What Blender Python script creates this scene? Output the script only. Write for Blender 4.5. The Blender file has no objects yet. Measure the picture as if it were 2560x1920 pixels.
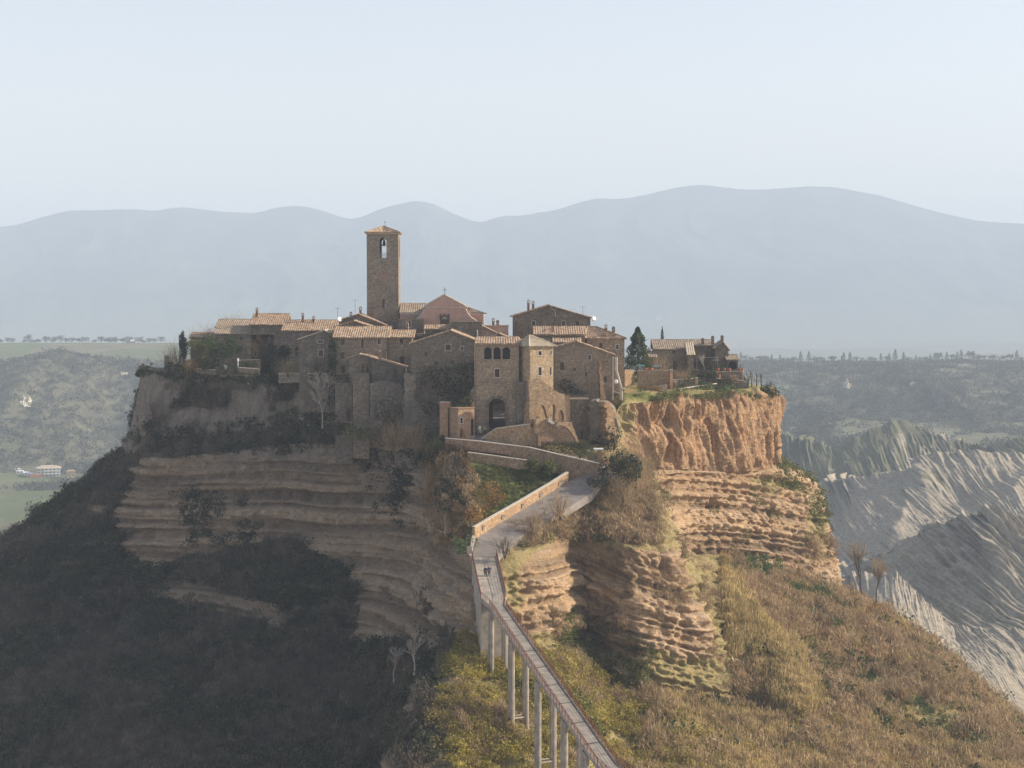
import bpy, math, random
import numpy as np
from mathutils import Vector
R = math.radians
SC = bpy.context.scene
COL = SC.collection
# ------------------------------------------------------------------ camera
F = 4400.0                       # focal length in photograph pixels (2560 wide)
PITCH = math.atan(200 / F)
cam_d = bpy.data.cameras.new('camera'); cam = bpy.data.objects.new('camera', cam_d); COL.objects.link(cam)
cam_d.sensor_width = 36; cam_d.lens = 36 * F / 2560
cam.location = (0, 0, 0); cam.rotation_euler = (R(90) - PITCH, 0, 0)
cam_d.clip_start = 1; cam_d.clip_end = 60000
SC.camera = cam
# ------------------------------------------------------------------ light
SUN_EL, SUN_AZ = 27.0, 84.0      # azimuth from +Y towards +X
S = Vector((math.cos(R(SUN_EL)) * math.sin(R(SUN_AZ)), math.cos(R(SUN_EL)) * math.cos(R(SUN_AZ)), math.sin(R(SUN_EL))))
sd = bpy.data.lights.new('sun', 'SUN'); sd.energy = 5.0; sd.angle = R(0.55); sd.color = (1.0, 0.89, 0.74)
so = bpy.data.objects.new('sun', sd); COL.objects.link(so); so.rotation_euler = S.to_track_quat('Z', 'Y').to_euler()
w = bpy.data.worlds.new('World'); SC.world = w; w.use_nodes = True
wt = w.node_tree; bg = wt.nodes['Background']
sky = wt.nodes.new('ShaderNodeTexSky'); sky.sky_type = 'NISHITA'; sky.sun_disc = False
sky.sun_elevation = R(SUN_EL); sky.sun_rotation = R(SUN_AZ); sky.altitude = 400; sky.air_density = 1.0; sky.dust_density = 2.6; sky.ozone_density = 1.2
# faint streaks of high cloud mixed into the sky
geo = wt.nodes.new('ShaderNodeNewGeometry'); mp = wt.nodes.new('ShaderNodeMapping'); mp.inputs['Scale'].default_value = (6, 6, 60)
wt.links.new(geo.outputs['Incoming'], mp.inputs['Vector'])
nz = wt.nodes.new('ShaderNodeTexNoise'); nz.inputs['Scale'].default_value = 1.3; nz.inputs['Detail'].default_value = 5; nz.inputs['Roughness'].default_value = .55
wt.links.new(mp.outputs[0], nz.inputs['Vector'])
rp = wt.nodes.new('ShaderNodeValToRGB'); rp.color_ramp.elements[0].position = .52; rp.color_ramp.elements[1].position = .75
rp.color_ramp.elements[0].color = (0, 0, 0, 1); rp.color_ramp.elements[1].color = (.42, .42, .42, 1)
wt.links.new(nz.outputs[0], rp.inputs[0])
mx = wt.nodes.new('ShaderNodeMixRGB'); mx.inputs['Color2'].default_value = (6.2, 5.4, 4.75, 1)
sz = wt.nodes.new('ShaderNodeSeparateXYZ'); wt.links.new(geo.outputs['Incoming'], sz.inputs[0]); mr = wt.nodes.new('ShaderNodeMapRange'); wt.links.new(sz.outputs[2], mr.inputs[0])
mr.inputs[1].default_value = -.24; mr.inputs[2].default_value = -.02; mr.inputs[3].default_value = .14; mr.inputs[4].default_value = .62
ad = wt.nodes.new('ShaderNodeMath'); ad.operation = 'MAXIMUM'; wt.links.new(rp.outputs[0], ad.inputs[0]); wt.links.new(mr.outputs[0], ad.inputs[1]); wt.links.new(ad.outputs[0], mx.inputs['Fac']); wt.links.new(sky.outputs[0], mx.inputs['Color1']); wt.links.new(mx.outputs[0], bg.inputs['Color'])
bg.inputs['Strength'].default_value = 0.117
SC.view_settings.view_transform = 'Standard'; SC.view_settings.look = 'None'; SC.view_settings.gamma = 1
SC.view_settings.exposure = 0.83
SC.cycles.volume_bounces = 1
# ------------------------------------------------------------------ helpers
def P(x, y, D):
    """point on the photograph's pixel (x, y) at distance D north of the viewpoint"""
    dx, dy = (x - 1280) / F, (960 - y) / F
    Y = math.cos(PITCH) + dy * math.sin(PITCH); Z = -math.sin(PITCH) + dy * math.cos(PITCH)
    return Vector((dx * D / Y, D, Z * D / Y))
K = 1.15732
def PS(x, y, D): return P(x * K, y * K, D)
def PPM(D): return F / D
def tag(o, label=None, cat=None, group=None, kind=None):
    if label: o['label'] = label
    if cat: o['category'] = cat
    if group: o['group'] = group
    if kind: o['kind'] = kind
    return o
def empty(name, loc, rz=0, **k):
    o = bpy.data.objects.new(name, None); COL.objects.link(o); o.location = loc; o.rotation_euler = (0, 0, rz); o.empty_display_size = .5
    return tag(o, **k)
class MB:
    def __init__(s): s.v = []; s.f = []
    def poly(s, pts):
        n = len(s.v); s.v += [tuple(p) for p in pts]; s.f.append(tuple(range(n, n + len(pts))))
    def box(s, x0, x1, y0, y1, z0, z1):
        n = len(s.v); s.v += [(x, y, z) for z in (z0, z1) for y in (y0, y1) for x in (x0, x1)]
        s.f += [tuple(n + i for i in q) for q in ((0, 2, 3, 1), (4, 5, 7, 6), (0, 1, 5, 4), (2, 6, 7, 3), (0, 4, 6, 2), (1, 3, 7, 5))]
    def tube(s, pts, rads, n=6, cap=True):
        pts = [Vector(p) for p in pts]; base = len(s.v)
        for i, p in enumerate(pts):
            d = (pts[min(i + 1, len(pts) - 1)] - pts[max(i - 1, 0)])
            if d.length < 1e-9: d = Vector((0, 0, 1))
            d.normalize(); a = Vector((0, 0, 1)) if abs(d.z) < .9 else Vector((1, 0, 0))
            u = d.cross(a).normalized(); v = d.cross(u)
            r = rads[i] if hasattr(rads, '__len__') else rads
            for k in range(n):
                t = 2 * math.pi * k / n; q = p + (u * math.cos(t) + v * math.sin(t)) * r; s.v.append((q.x, q.y, q.z))
        for i in range(len(pts) - 1):
            for k in range(n):
                a = base + i * n + k; b = base + i * n + (k + 1) % n; s.f.append((a, b, b + n, a + n))
        if cap and n > 2:
            s.f.append(tuple(base + k for k in range(n - 1, -1, -1))); s.f.append(tuple(base + (len(pts) - 1) * n + k for k in range(n)))
    def build(s, name, mat=None, parent=None, smooth=False):
        me = bpy.data.meshes.new(name); me.from_pydata(s.v, [], s.f); me.update()
        if mat: me.materials.append(mat)
        if smooth: me.polygons.foreach_set('use_smooth', [True] * len(me.polygons))
        o = bpy.data.objects.new(name, me); COL.objects.link(o)
        if parent: o.parent = parent
        return o
def np_mesh(name, v, f, mat, parent=None, smooth=False, attrs=None):
    """v (n,3) f (m,k) arrays"""
    me = bpy.data.meshes.new(name); m, k = f.shape
    me.vertices.add(len(v)); me.vertices.foreach_set('co', np.ascontiguousarray(v, dtype=np.float32).ravel())
    me.loops.add(m * k); me.loops.foreach_set('vertex_index', np.ascontiguousarray(f, dtype=np.int32).ravel())
    me.polygons.add(m); me.polygons.foreach_set('loop_start', np.arange(0, m * k, k, dtype=np.int32))
    me.update(calc_edges=True)
    if smooth: me.polygons.foreach_set('use_smooth', np.ones(m, dtype=bool))
    for n, a in (attrs or {}).items():
        at = me.attributes.new(n, 'FLOAT', 'POINT'); at.data.foreach_set('value', np.ascontiguousarray(a, dtype=np.float32).ravel())
    if mat: me.materials.append(mat)
    o = bpy.data.objects.new(name, me); COL.objects.link(o)
    if parent: o.parent = parent
    return o
def _h(x, y, z, s):
    h = (x.astype(np.int64) * 374761393 + y.astype(np.int64) * 668265263 + z.astype(np.int64) * 2147483647 + s * 974634777) & 0xFFFFFFFF
    h = ((h ^ (h >> 13)) * 1274126177) & 0xFFFFFFFF; h = (h ^ (h >> 16)) & 0xFFFFFFFF
    return h.astype(np.float64) / 4294967295.0
def vn(x, y, z, s=0):
    x, y, z = np.broadcast_arrays(np.asarray(x, float), np.asarray(y, float), np.asarray(z, float))
    i, j, k = np.floor(x), np.floor(y), np.floor(z); a, b, c = x - i, y - j, z - k
    a, b, c = a * a * (3 - 2 * a), b * b * (3 - 2 * b), c * c * (3 - 2 * c)
    r = 0
    for di in (0, 1):
        for dj in (0, 1):
            for dk in (0, 1):
                r = r + _h(i + di, j + dj, k + dk, s) * (a if di else 1 - a) * (b if dj else 1 - b) * (c if dk else 1 - c)
    return r * 2 - 1
def fbm(x, y, z, s=0, o=4, g=.5):
    r = 0; am = 1; t = 0; fq = 1.0
    for q in range(o):
        r = r + am * vn(x * fq, y * fq, z * fq, s + q * 17); t += am; am *= g; fq *= 2.03
    return r / t
def ridge(x, y, z, s=0, o=3, g=.5):
    r = 0; am = 1; t = 0; fq = 1.0
    for q in range(o):
        r = r + am * (1 - np.abs(vn(x * fq, y * fq, z * fq, s + q * 31)) * 2); t += am; am *= g; fq *= 2.1
    return r / t
def tri(x): return 1 - 2 * np.abs(2 * (x - np.floor(x)) - 1)
def sstep(a, b, x): t = np.clip((x - a) / (b - a), 0, 1); return t * t * (3 - 2 * t)
# ------------------------------------------------------------------ material helper
class M:
    def __init__(s, name, rough=.9, spec=.15):
        s.m = bpy.data.materials.new(name); s.m.use_nodes = True; s.t = s.m.node_tree; s.b = s.t.nodes['Principled BSDF']
        s.b.inputs['Roughness'].default_value = rough; s.b.inputs['Specular IOR Level'].default_value = spec
    def n(s, typ, **k):
        nd = s.t.nodes.new('ShaderNode' + typ)
        for a, v in k.items():
            if a.startswith('_'): setattr(nd, a[1:], v)
            else:
                key = int(a[1:]) if a[0] == 'i' and a[1:].isdigit() else a.replace('_', ' ')
                if isinstance(v, bpy.types.NodeSocket): s.t.links.new(v, nd.inputs[key])
                else: nd.inputs[key].default_value = v
        return nd
    def coord(s, scale=(1, 1, 1), obj=True):
        c = s.n('TexCoord'); return s.n('Mapping', Vector=c.outputs['Object' if obj else 'Generated'], Scale=scale).outputs[0]
    def noise(s, vec, scale, detail=4, rough=.55, dist=0.0):
        return s.n('TexNoise', Vector=vec, Scale=scale, Detail=float(detail), Roughness=rough, Distortion=dist).outputs[0]
    def ramp(s, fac, *st):
        nd = s.n('ValToRGB', Fac=fac); cr = nd.color_ramp
        while len(cr.elements) < len(st): cr.elements.new(.5)
        for e, (p, c) in zip(cr.elements, st):
            e.position = p; e.color = (*c, 1) if hasattr(c, '__len__') else (c, c, c, 1)
        return nd.outputs[0]
    def mix(s, fac, a, b, mode='MIX'):
        nd = s.n('MixRGB', _blend_type=mode)
        for i, v in ((0, fac), (1, a), (2, b)):
            if isinstance(v, bpy.types.NodeSocket): s.t.links.new(v, nd.inputs[i])
            else: nd.inputs[i].default_value = (*v, 1) if hasattr(v, '__len__') else v
        return nd.outputs[0]
    def math(s, op, a, b=0.0):
        nd = s.n('Math', _operation=op)
        for i, v in ((0, a), (1, b)):
            if isinstance(v, bpy.types.NodeSocket): s.t.links.new(v, nd.inputs[i])
            else: nd.inputs[i].default_value = v
        return nd.outputs[0]
    def attr(s, name): return s.n('Attribute', _attribute_name=name).outputs['Fac']
    def bump(s, h, strength=.5, dist=.1):
        s.t.links.new(s.n('Bump', Height=h, Strength=strength, Distance=dist).outputs[0], s.b.inputs['Normal'])
    def out(s, c):
        if isinstance(c, bpy.types.NodeSocket): s.t.links.new(c, s.b.inputs['Base Color'])
        else: s.b.inputs['Base Color'].default_value = (*c, 1)
        return s.m
def flat(name, c, rough=.85, var=.25, scale=3.0, spec=.15):
    m = M(name, rough, spec); n = m.noise(m.coord(), scale, 5)
    return m.out(m.ramp(n, (.3, tuple(x * (1 - var) for x in c)), (.7, tuple(min(1, x * (1 + var)) for x in c))))
def masonry(name, c1, c2, mortar, bw=.55, bh=.28, stain=.45, tint=(.13, .11, .085)):
    m = M(name, .95, .1); c = m.n('TexCoord').outputs['Object']; sp = m.n('SeparateXYZ', Vector=c); oi = m.n('ObjectInfo').outputs['Random']
    u = m.math('ADD', sp.outputs[0], sp.outputs[1]); v = m.n('CombineXYZ', X=u, Y=sp.outputs[2]).outputs[0]
    br = m.n('TexBrick', Vector=v, Color1=(*c1, 1), Color2=(*c2, 1), Mortar=(*mortar, 1), Scale=1.0, Mortar_Size=.03, Mortar_Smooth=.6, Bias=0.0, Brick_Width=bw, Row_Height=bh)
    n1 = m.noise(c, .35, 6, .62); n2 = m.noise(c, 2.2, 5, .7); vo = m.n('TexVoronoi', Vector=c, Scale=2.6)
    col = m.mix(.45, br.outputs[0], m.mix(1.0, br.outputs[0], m.ramp(vo.outputs['Color'], (0, .55), (1, 1.45)), 'MULTIPLY'))
    col = m.mix(1.0, col, m.ramp(n2, (.25, .55), (.7, 1.35)), 'MULTIPLY')
    col = m.mix(1.0, col, m.ramp(oi, (0, (.84, .86, .88)), (.5, (1.03, 1.0, .95)), (1, (1.18, 1.1, 1.0))), 'MULTIPLY'); pl = m.noise(c, .5, 6, .6, .6); col = m.mix(m.ramp(pl, (.56, 0.0), (.62, .3)), col, (.40, .33, .25)); n4 = m.noise(c, 7, 3, .6); col = m.mix(m.ramp(n4, (.30, .6), (.36, 0.0)), col, (.05, .04, .03))
    col = m.mix(m.ramp(n1, (.42, 0.0), (.68, stain)), col, tint)
    m.bump(m.math('ADD', n2, m.math('MULTIPLY', br.outputs[1], -.4)), .6, .12)
    return m.out(col)
def tiles(name, cols, lich=.35):
    m = M(name, .9, .1); c = m.n('TexCoord').outputs['Object']
    vo = m.n('TexVoronoi', Vector=m.n('Mapping', Vector=c, Scale=(1.0, .75, .8)).outputs[0], Scale=2.4)
    sp = m.n('SeparateColor', Color=vo.outputs['Color'])
    col = m.ramp(sp.outputs[0], *[(i / (len(cols) - 1), k) for i, k in enumerate(cols)])
    n = m.noise(c, .8, 5, .65); col = m.mix(m.ramp(n, (.45, 0.0), (.75, lich)), col, (.17, .145, .10))
    n3 = m.noise(c, 6, 3); col = m.mix(1.0, col, m.ramp(n3, (.3, .75), (.7, 1.2)), 'MULTIPLY')
    m.bump(n3, .4, .05); return m.out(col)
def foliage(name, stops, rough=.75, trans=.25, scale=.25):
    """stops: colours picked per clump; attribute 'tint' varies along the plant"""
    m = M(name, rough, .15); a = m.attr('tint'); col = m.ramp(a, *[(i / (len(stops) - 1), k) for i, k in enumerate(stops)])
    n = m.noise(m.coord(), scale, 4); col = m.mix(1.0, col, m.ramp(n, (.3, .7), (.7, 1.3)), 'MULTIPLY')
    m.t.links.new(col, m.b.inputs['Base Color'])
    if trans:
        tr = m.n('BsdfTranslucent'); m.t.links.new(col, tr.inputs[0]); mixs = m.n('MixShader', i0=trans)
        m.t.links.new(m.b.outputs[0], mixs.inputs[1]); m.t.links.new(tr.outputs[0], mixs.inputs[2]); m.t.links.new(mixs.outputs[0], m.t.nodes['Material Output'].inputs[0])
    return m.m
# ================================================================== TERRAIN
def seggrid(ctrl, ns, nu):
    """ctrl[col][row] -> Vector; ns: samples per row segment; returns (nu, nv, 3)"""
    C = np.array([[tuple(p) for p in c] for c in ctrl], float)          # cols, rows, 3
    d = np.linalg.norm(np.diff(C[:, C.shape[1] // 2], axis=0), axis=1) + 6
    s = np.concatenate([[0], np.cumsum(d)]); u = np.linspace(0, s[-1], nu)
    i = np.clip(np.searchsorted(s, u, 'right') - 1, 0, len(d) - 1); t = ((u - s[i]) / d[i])[:, None, None]
    G = C[i] * (1 - t) + C[i + 1] * t
    out = []
    for r, n in enumerate(ns):
        tt = np.linspace(0, 1, n, endpoint=False)[None, :, None]; out.append(G[:, r:r + 1] * (1 - tt) + G[:, r + 1:r + 2] * tt)
    out.append(G[:, -1:]); return np.concatenate(out, 1)
def blur(G, n, ax):
    for _ in range(2):
        k = np.pad(G, [(n, n) if a == ax else (0, 0) for a in range(G.ndim)], mode='edge'); c = np.cumsum(k, axis=ax)
        c = np.concatenate([np.zeros_like(np.take(c, [0], ax)), c], ax); L = G.shape[ax]; w_ = 2 * n + 1
        G = (np.take(c, range(w_, w_ + L), ax) - np.take(c, range(0, L), ax)) / w_
    return G
def normals(G):
    a = np.gradient(G, axis=0); b = np.gradient(G, axis=1); n = np.cross(a, b); n /= (np.linalg.norm(n, axis=2, keepdims=True) + 1e-9)
    return n
def gridfaces(nu, nv):
    i = np.arange(nu - 1)[:, None] * nv + np.arange(nv - 1)[None]; return np.stack([i, i + 1, i + nv + 1, i + nv], -1).reshape(-1, 4)
# --- the rock of the town: columns run left to right round the rock, rows from the plateau down
R0 = lambda x, z: (x, z)
cols = [
 [(420,800,480),(380,800,475),(330,795,470),(290,985,480),(270,1000,480),(150,1085,470),(60,1150,470),(-60,1250,470),(-400,1700,450)],
 [(420,800,450),(360,797,430),(303,797,418),(277,975,418),(262,990,415),(160,1075,410),(40,1160,400),(-80,1260,390),(-400,1750,350)],
 [(450,800,450),(390,800,425),(345,806,404),(305,1005,402),(296,1015,398),(215,1140,390),(100,1250,375),(-60,1400,350),(-300,1900,300)],
 [(480,800,450),(420,805,425),(392,812,400),(348,965,396),(334,985,388),(312,1230,382),(250,1340,372),(100,1450,345),(-100,1900,280)],
 [(560,800,450),(530,803,412),(520,815,390),(500,952,386),(500,968,376),(500,1190,370),(450,1350,360),(330,1540,318),(200,2000,255)],
 [(680,800,450),(650,812,400),(640,826,377),(640,932,374),(640,955,368),(640,1160,362),(620,1380,338),(560,1560,308),(460,2000,250)],
 [(800,800,450),(775,850,384),(770,900,362),(770,932,358),(770,962,354),(780,1250,345),(770,1390,337),(730,1560,300),(640,2000,240)],
 [(900,800,450),(890,850,372),(880,925,346),(890,950,342),(900,970,338),(910,1215,327),(890,1390,318),(850,1560,290),(760,2000,235)],
 [(960,800,450),(960,870,360),(950,952,324),(965,1010,316),(975,1085,306),(995,1190,288),(1010,1385,274),(945,1480,254),(880,1800,224)],
 [(1010,800,450),(1010,870,355),(1010,955,324),(1015,1000,317),(1020,1080,303),(1030,1200,284),(1035,1385,270),(1060,1480,259),(1100,1800,228)],
 [(1150,800,450),(1150,860,360),(1150,962,326),(1180,1015,320),(1150,1108,305),(1112,1195,284),(1125,1375,276),(1150,1560,252),(1190,1900,210)],
 [(1190,800,450),(1200,855,360),(1200,962,329),(1225,1015,322),(1215,1090,309),(1185,1180,290),(1200,1375,282),(1225,1560,257),(1300,1900,210)],
 [(1240,800,450),(1240,852,362),(1240,962,331),(1265,1015,323),(1255,1082,312),(1235,1170,306),(1245,1360,301),(1290,1490,293),(1390,1900,214)],
 [(1290,800,450),(1290,848,365),(1290,962,333),(1300,1015,324),(1310,1085,316),(1360,1175,298),(1375,1380,292),(1400,1520,286),(1500,1900,218)],
 [(1340,800,450),(1340,840,365),(1345,862,341),(1385,1010,334),(1370,1050,329),(1450,1195,303),(1520,1370,298),(1565,1530,292),(1680,1900,224)],
 [(1390,800,450),(1390,840,370),(1390,852,346),(1400,1012,338),(1403,1030,336),(1455,1165,322),(1560,1360,309),(1620,1540,296),(1750,1900,230)],
 [(1500,812,450),(1480,838,380),(1480,848,358),(1480,1015,352),(1484,1020,351),(1500,1195,346),(1640,1350,315),(1760,1560,288),(1900,1950,240)],
 [(1600,826,450),(1590,838,392),(1600,845,372),(1600,1022,366),(1603,1027,365),(1640,1225,361),(1770,1350,335),(1910,1560,305),(2050,1950,250)],
 [(1640,832,455),(1650,838,405),(1668,840,388),(1670,1015,382),(1690,1015,380.5),(1790,1265,371),(1880,1330,352),(2060,1490,325),(2300,1850,270)],
 [(1640,832,470),(1660,840,420),(1682,850,400),(1679,990,397),(1768,1055,392),(1828,1290,380),(1935,1350,370),(2150,1515,350),(2450,1800,300)],
 [(1620,832,480),(1640,840,450),(1660,850,440),(1660,1000,440),(1740,1070,440),(1790,1290,440),(1900,1350,440),(2100,1520,430),(2400,1800,400)],
]
ctrl = [[PS(*q) for q in c] for c in cols]
ns = (14, 34, 140, 26, 170, 110, 110, 50)
NU = 1150
G = seggrid(ctrl, ns, NU); NV = G.shape[1]
G = blur(blur(G, 7, 0), 3, 1)
N = normals(G)
if N[NU // 2, 150, 1] > 0: N = -N
X, Y, Z = G[..., 0], G[..., 1], G[..., 2]
steep = sstep(.28, .62, np.sqrt(N[..., 0] ** 2 + N[..., 1] ** 2)); steep2 = sstep(.75, .93, np.sqrt(N[..., 0] ** 2 + N[..., 1] ** 2))
edge = np.minimum(1, np.minimum(np.arange(NU), NU - 1 - np.arange(NU)) / 10.)[:, None]
right = sstep(5, 30, X)
Hn = N.copy(); Hn[..., 2] *= .3; Hn /= np.linalg.norm(Hn, axis=2, keepdims=True)
ztop = np.where(X > 20, -31.8 - .12 * (X - 22), -32.0) + 1.6 * fbm(X / 18, Y / 18, 0, 5, 2)
rowi = np.arange(NV)[None, :]; r1 = ns[0] + ns[1]; r2 = r1 + ns[2]; r3 = r2 + ns[3]; r4 = r3 + ns[4]
up = steep2 * sstep(-1.2, 1.2, Z - ztop) * sstep(r1 - 2, r1 + 6, rowi)
band = steep * (1 - sstep(-1.2, 1.2, Z - ztop))
zs = Z + .24 * np.maximum(X, 0) * sstep(0, 25, X) + .07 * np.minimum(X, 0) * -1 + 1.2 * fbm(X / 25, Y / 25, 0, 9, 3)
# vertical flutes of the upper tuff
wv = .9 * fbm(X / 5, Y / 5, Z / 14, 11, 3)
fl = ridge((X + wv) / 4.4, (Y + wv) / 4.4, Z / 60, 21, 2, .45); fl = .55 * fl + .45 * (.5 + .5 * tri((X * .75 + Y * .66 + 1.5 * wv) / 5.2)); fl2 = ridge((X + wv) / 1.7, (Y - wv) / 1.7, Z / 22, 22, 2, .5); fl3 = ridge((X + wv) / .7, (Y - wv) / .7, Z / 8, 24, 2, .5); big = fbm(X / 14, Y / 14, Z / 22, 23, 2)
disp = up * (.45 + .75 * right) * (1.7 * (fl - .5) + 1.0 * (fl2 - .5) + .35 * (fl3 - .5) + 2.2 * big)
disp += up * sstep(.15, .5, vn(X / 3.2, Y / 3.2, Z / 7, 61)) * -2.6 * right * sstep(-1, -9, Z - (ztop + 16))
blk = np.tanh(4 * vn(X / 1.2, Y / 1.2, zs / 2.4, 62)) + .7 * np.tanh(4 * vn(X / .8, Y / .8, zs / .6, 63))
gul = -np.clip(1 - np.abs(vn((X + .4 * Y) / 9, 0, Z / 60, 64)) * 5, 0, 1) * sstep(-.3, .2, vn(X / 20, 0, Z / 20, 65)) * 1.3
disp += up * (.3 + .7 * right) * .38 * np.tanh(6 * vn(X / 2.3, Y / 2.3, Z / 6, 66))
# bedded rock below
st = .6 * vn(X / 60, Y / 60, zs / 1.9, 31) + 1.0 * vn(X / 45, Y / 45, zs / 1.0, 32) + .65 * vn(X / 30, Y / 30, zs / .5, 33)
thick = np.tanh(2.6 * (vn(X / 70, Y / 70, zs / 4.2, 34) + .25 * vn(X / 9, Y / 9, zs / 2, 35)))
st = np.tanh(st * 1.8) + .28 * thick
crk = ridge(X / 2.2, Y / 2.2, zs / 5, 41, 4, .65); rough_ = fbm(X / 3.2, Y / 3.2, Z / 2.2, 43, 5, .55)
disp += band * ((.62 + .25 * (1 - right)) * st + 1.15 * crk * (.5 + .5 * vn(X / 12, Y / 12, Z / 8, 77)) + 1.35 * rough_ + 1.8 * fbm(X / 20, Y / 20, Z / 60, 44, 3) + .34 * blk + 1.5 * gul)
disp += (1 - np.clip(up + band, 0, 1)) * sstep(r1, r1 + 10, rowi) * (.5 * fbm(X / 4, Y / 4, Z / 4, 51, 4) + 2.0 * fbm(X / 22, Y / 22, Z / 22, 52, 3))
disp += steep * .22 * fbm(X / .8, Y / .8, Z / .8, 55, 2)
# keep the road zone (the spur in front of the gate) calm
pathzone = sstep(-12, -7, X) * (1 - sstep(16, 20, X)) * sstep(272, 280, Y) * (1 - sstep(330, 338, Y)) * sstep(-45, -42, Z)
disp *= (1 - .92 * pathzone) * edge
G2 = G + Hn * disp[..., None]
G2[..., 2] += np.exp(-np.abs(rowi - r1) / 9.) * sstep(20, 26, X) * edge * (1.7 * fbm(X / 4.5, Y / 4.5, 0, 91, 4) - .3 + .8 * np.tanh(4 * vn(X / 2.6, Y / 2.6, 0, 92)))
# rock / plant cover masks (what grows where)
N2 = normals(G2)
if N2[NU // 2, 150, 1] > 0: N2 = -N2
nzv = np.abs(blur(blur(N2, 2, 0), 2, 1)[..., 2]); cv = fbm(X / 9, Y / 9, Z / 9, 71, 4)
cover = sstep(.33, .60, blur(blur(np.abs(N[..., 2]), 4, 0), 4, 1) + .46 * cv - .02)
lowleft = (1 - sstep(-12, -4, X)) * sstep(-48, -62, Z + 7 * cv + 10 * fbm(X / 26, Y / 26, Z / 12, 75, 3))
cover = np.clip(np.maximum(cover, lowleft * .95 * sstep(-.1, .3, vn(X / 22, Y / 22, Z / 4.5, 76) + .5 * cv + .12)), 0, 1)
ivy = up * (1 - right) * sstep(.1, .45, fbm(X / 12, Y / 12, Z / 7, 81, 4) + .12)
cover = np.clip(np.maximum(cover, ivy * .85), 0, 1)
cover = np.clip(cover - (1 - sstep(-12, -4, X)) * .6 * sstep(.12, .42, vn(X / 24, Y / 24, Z / 3.6, 78) + .6 * cv) * sstep(-85, -75, Z) * sstep(.62, .76, np.sqrt(N[..., 0] ** 2 + N[..., 1] ** 2)), 0, 1)
cover *= (1 - pathzone * .15)
cover *= 1 - .8 * right * sstep(24, 30, X) * (rowi > r2 - 4) * (rowi < r3 + 8)
upc = steep2 * sstep(-6, 2.5, Z - ztop + 3 * fbm(X / 5, Y / 5, Z / 3, 93, 3)) * sstep(r1 - 2, r1 + 6, rowi)
def m_rock():
    m = M('tuff_rock', .95, .08); c = m.n('TexCoord').outputs['Object']; sp = m.n('SeparateXYZ', Vector=c)
    up_ = m.attr('upper'); rt = m.attr('right'); cov = m.attr('cover')
    sc3 = m.n('Mapping', Vector=c, Scale=(.05, .05, 0)).outputs[0]; strv = m.n('VectorMath', _operation='ADD', i0=sc3, i1=m.n('CombineXYZ', Z=m.attr('zs')).outputs[0]).outputs[0]; s1 = m.noise(strv, 1.3, 8, .75, .3)
    vert = m.n('Mapping', Vector=c, Scale=(1, 1, .10)).outputs[0]; v1 = m.noise(vert, .55, 6, .65); n1 = m.noise(c, .25, 6, .6); n2 = m.noise(c, 2.0, 5, .7)
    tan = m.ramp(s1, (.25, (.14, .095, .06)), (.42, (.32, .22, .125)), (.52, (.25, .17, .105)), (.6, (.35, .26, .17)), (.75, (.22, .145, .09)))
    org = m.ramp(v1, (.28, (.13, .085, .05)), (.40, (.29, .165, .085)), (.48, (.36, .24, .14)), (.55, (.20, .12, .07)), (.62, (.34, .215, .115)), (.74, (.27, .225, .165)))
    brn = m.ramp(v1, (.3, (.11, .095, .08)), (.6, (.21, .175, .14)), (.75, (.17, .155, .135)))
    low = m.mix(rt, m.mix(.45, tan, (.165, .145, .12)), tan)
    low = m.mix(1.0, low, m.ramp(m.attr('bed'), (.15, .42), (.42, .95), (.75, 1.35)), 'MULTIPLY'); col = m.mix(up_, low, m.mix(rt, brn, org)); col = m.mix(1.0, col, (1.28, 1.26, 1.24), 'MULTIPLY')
    col = m.mix(1.0, col, m.ramp(n2, (.28, .62), (.7, 1.28)), 'MULTIPLY'); col = m.mix(m.ramp(n1, (.5, 0.0), (.72, .45)), col, (.17, .15, .11))
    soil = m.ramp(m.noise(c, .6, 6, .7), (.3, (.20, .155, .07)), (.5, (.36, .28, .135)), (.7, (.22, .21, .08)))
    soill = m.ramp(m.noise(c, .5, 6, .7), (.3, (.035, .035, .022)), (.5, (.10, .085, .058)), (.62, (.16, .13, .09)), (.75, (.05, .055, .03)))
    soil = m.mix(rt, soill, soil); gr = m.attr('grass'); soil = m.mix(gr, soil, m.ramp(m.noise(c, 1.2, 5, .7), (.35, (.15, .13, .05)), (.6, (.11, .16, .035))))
    cf = m.math('ADD', cov, m.math('MULTIPLY', m.math('SUBTRACT', n2, .5), .8)); col = m.mix(m.ramp(cf, (.35, 0.0), (.6, 1.0)), col, soil)
    n3 = m.noise(c, .9, 8, .72); m.bump(m.math('ADD', m.math('ADD', n2, m.math('MULTIPLY', s1, 1.2)), m.math('MULTIPLY', n3, 1.3)), .9, .55); return m.out(col)
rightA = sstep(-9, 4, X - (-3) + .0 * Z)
BX = 1106 + 3802 * X / Y; BY = 657 - 3802 * Z / Y
grass = sstep(1005, 1020, BX) * (1 - sstep(1230, 1260, BX)) * (1 - sstep(0, 14, BY - (1160 - (BX - 1030) * .68))) * sstep(995, 1005, BY)
_unused = sstep(-12, -8, X) * (1 - sstep(18, 24, X)) * sstep(276, 282, Y) * (1 - sstep(325, 330, Y)) * sstep(-46, -40, Z)
grass = np.maximum(grass, sstep(r1 + 4, r1 - 3, rowi) * sstep(-.3, .2, cv) * .9)
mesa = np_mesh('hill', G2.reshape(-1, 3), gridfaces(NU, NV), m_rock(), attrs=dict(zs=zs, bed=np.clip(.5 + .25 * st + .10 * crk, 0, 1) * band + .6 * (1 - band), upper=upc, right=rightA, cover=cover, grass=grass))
tag(mesa, kind='structure')
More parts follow.
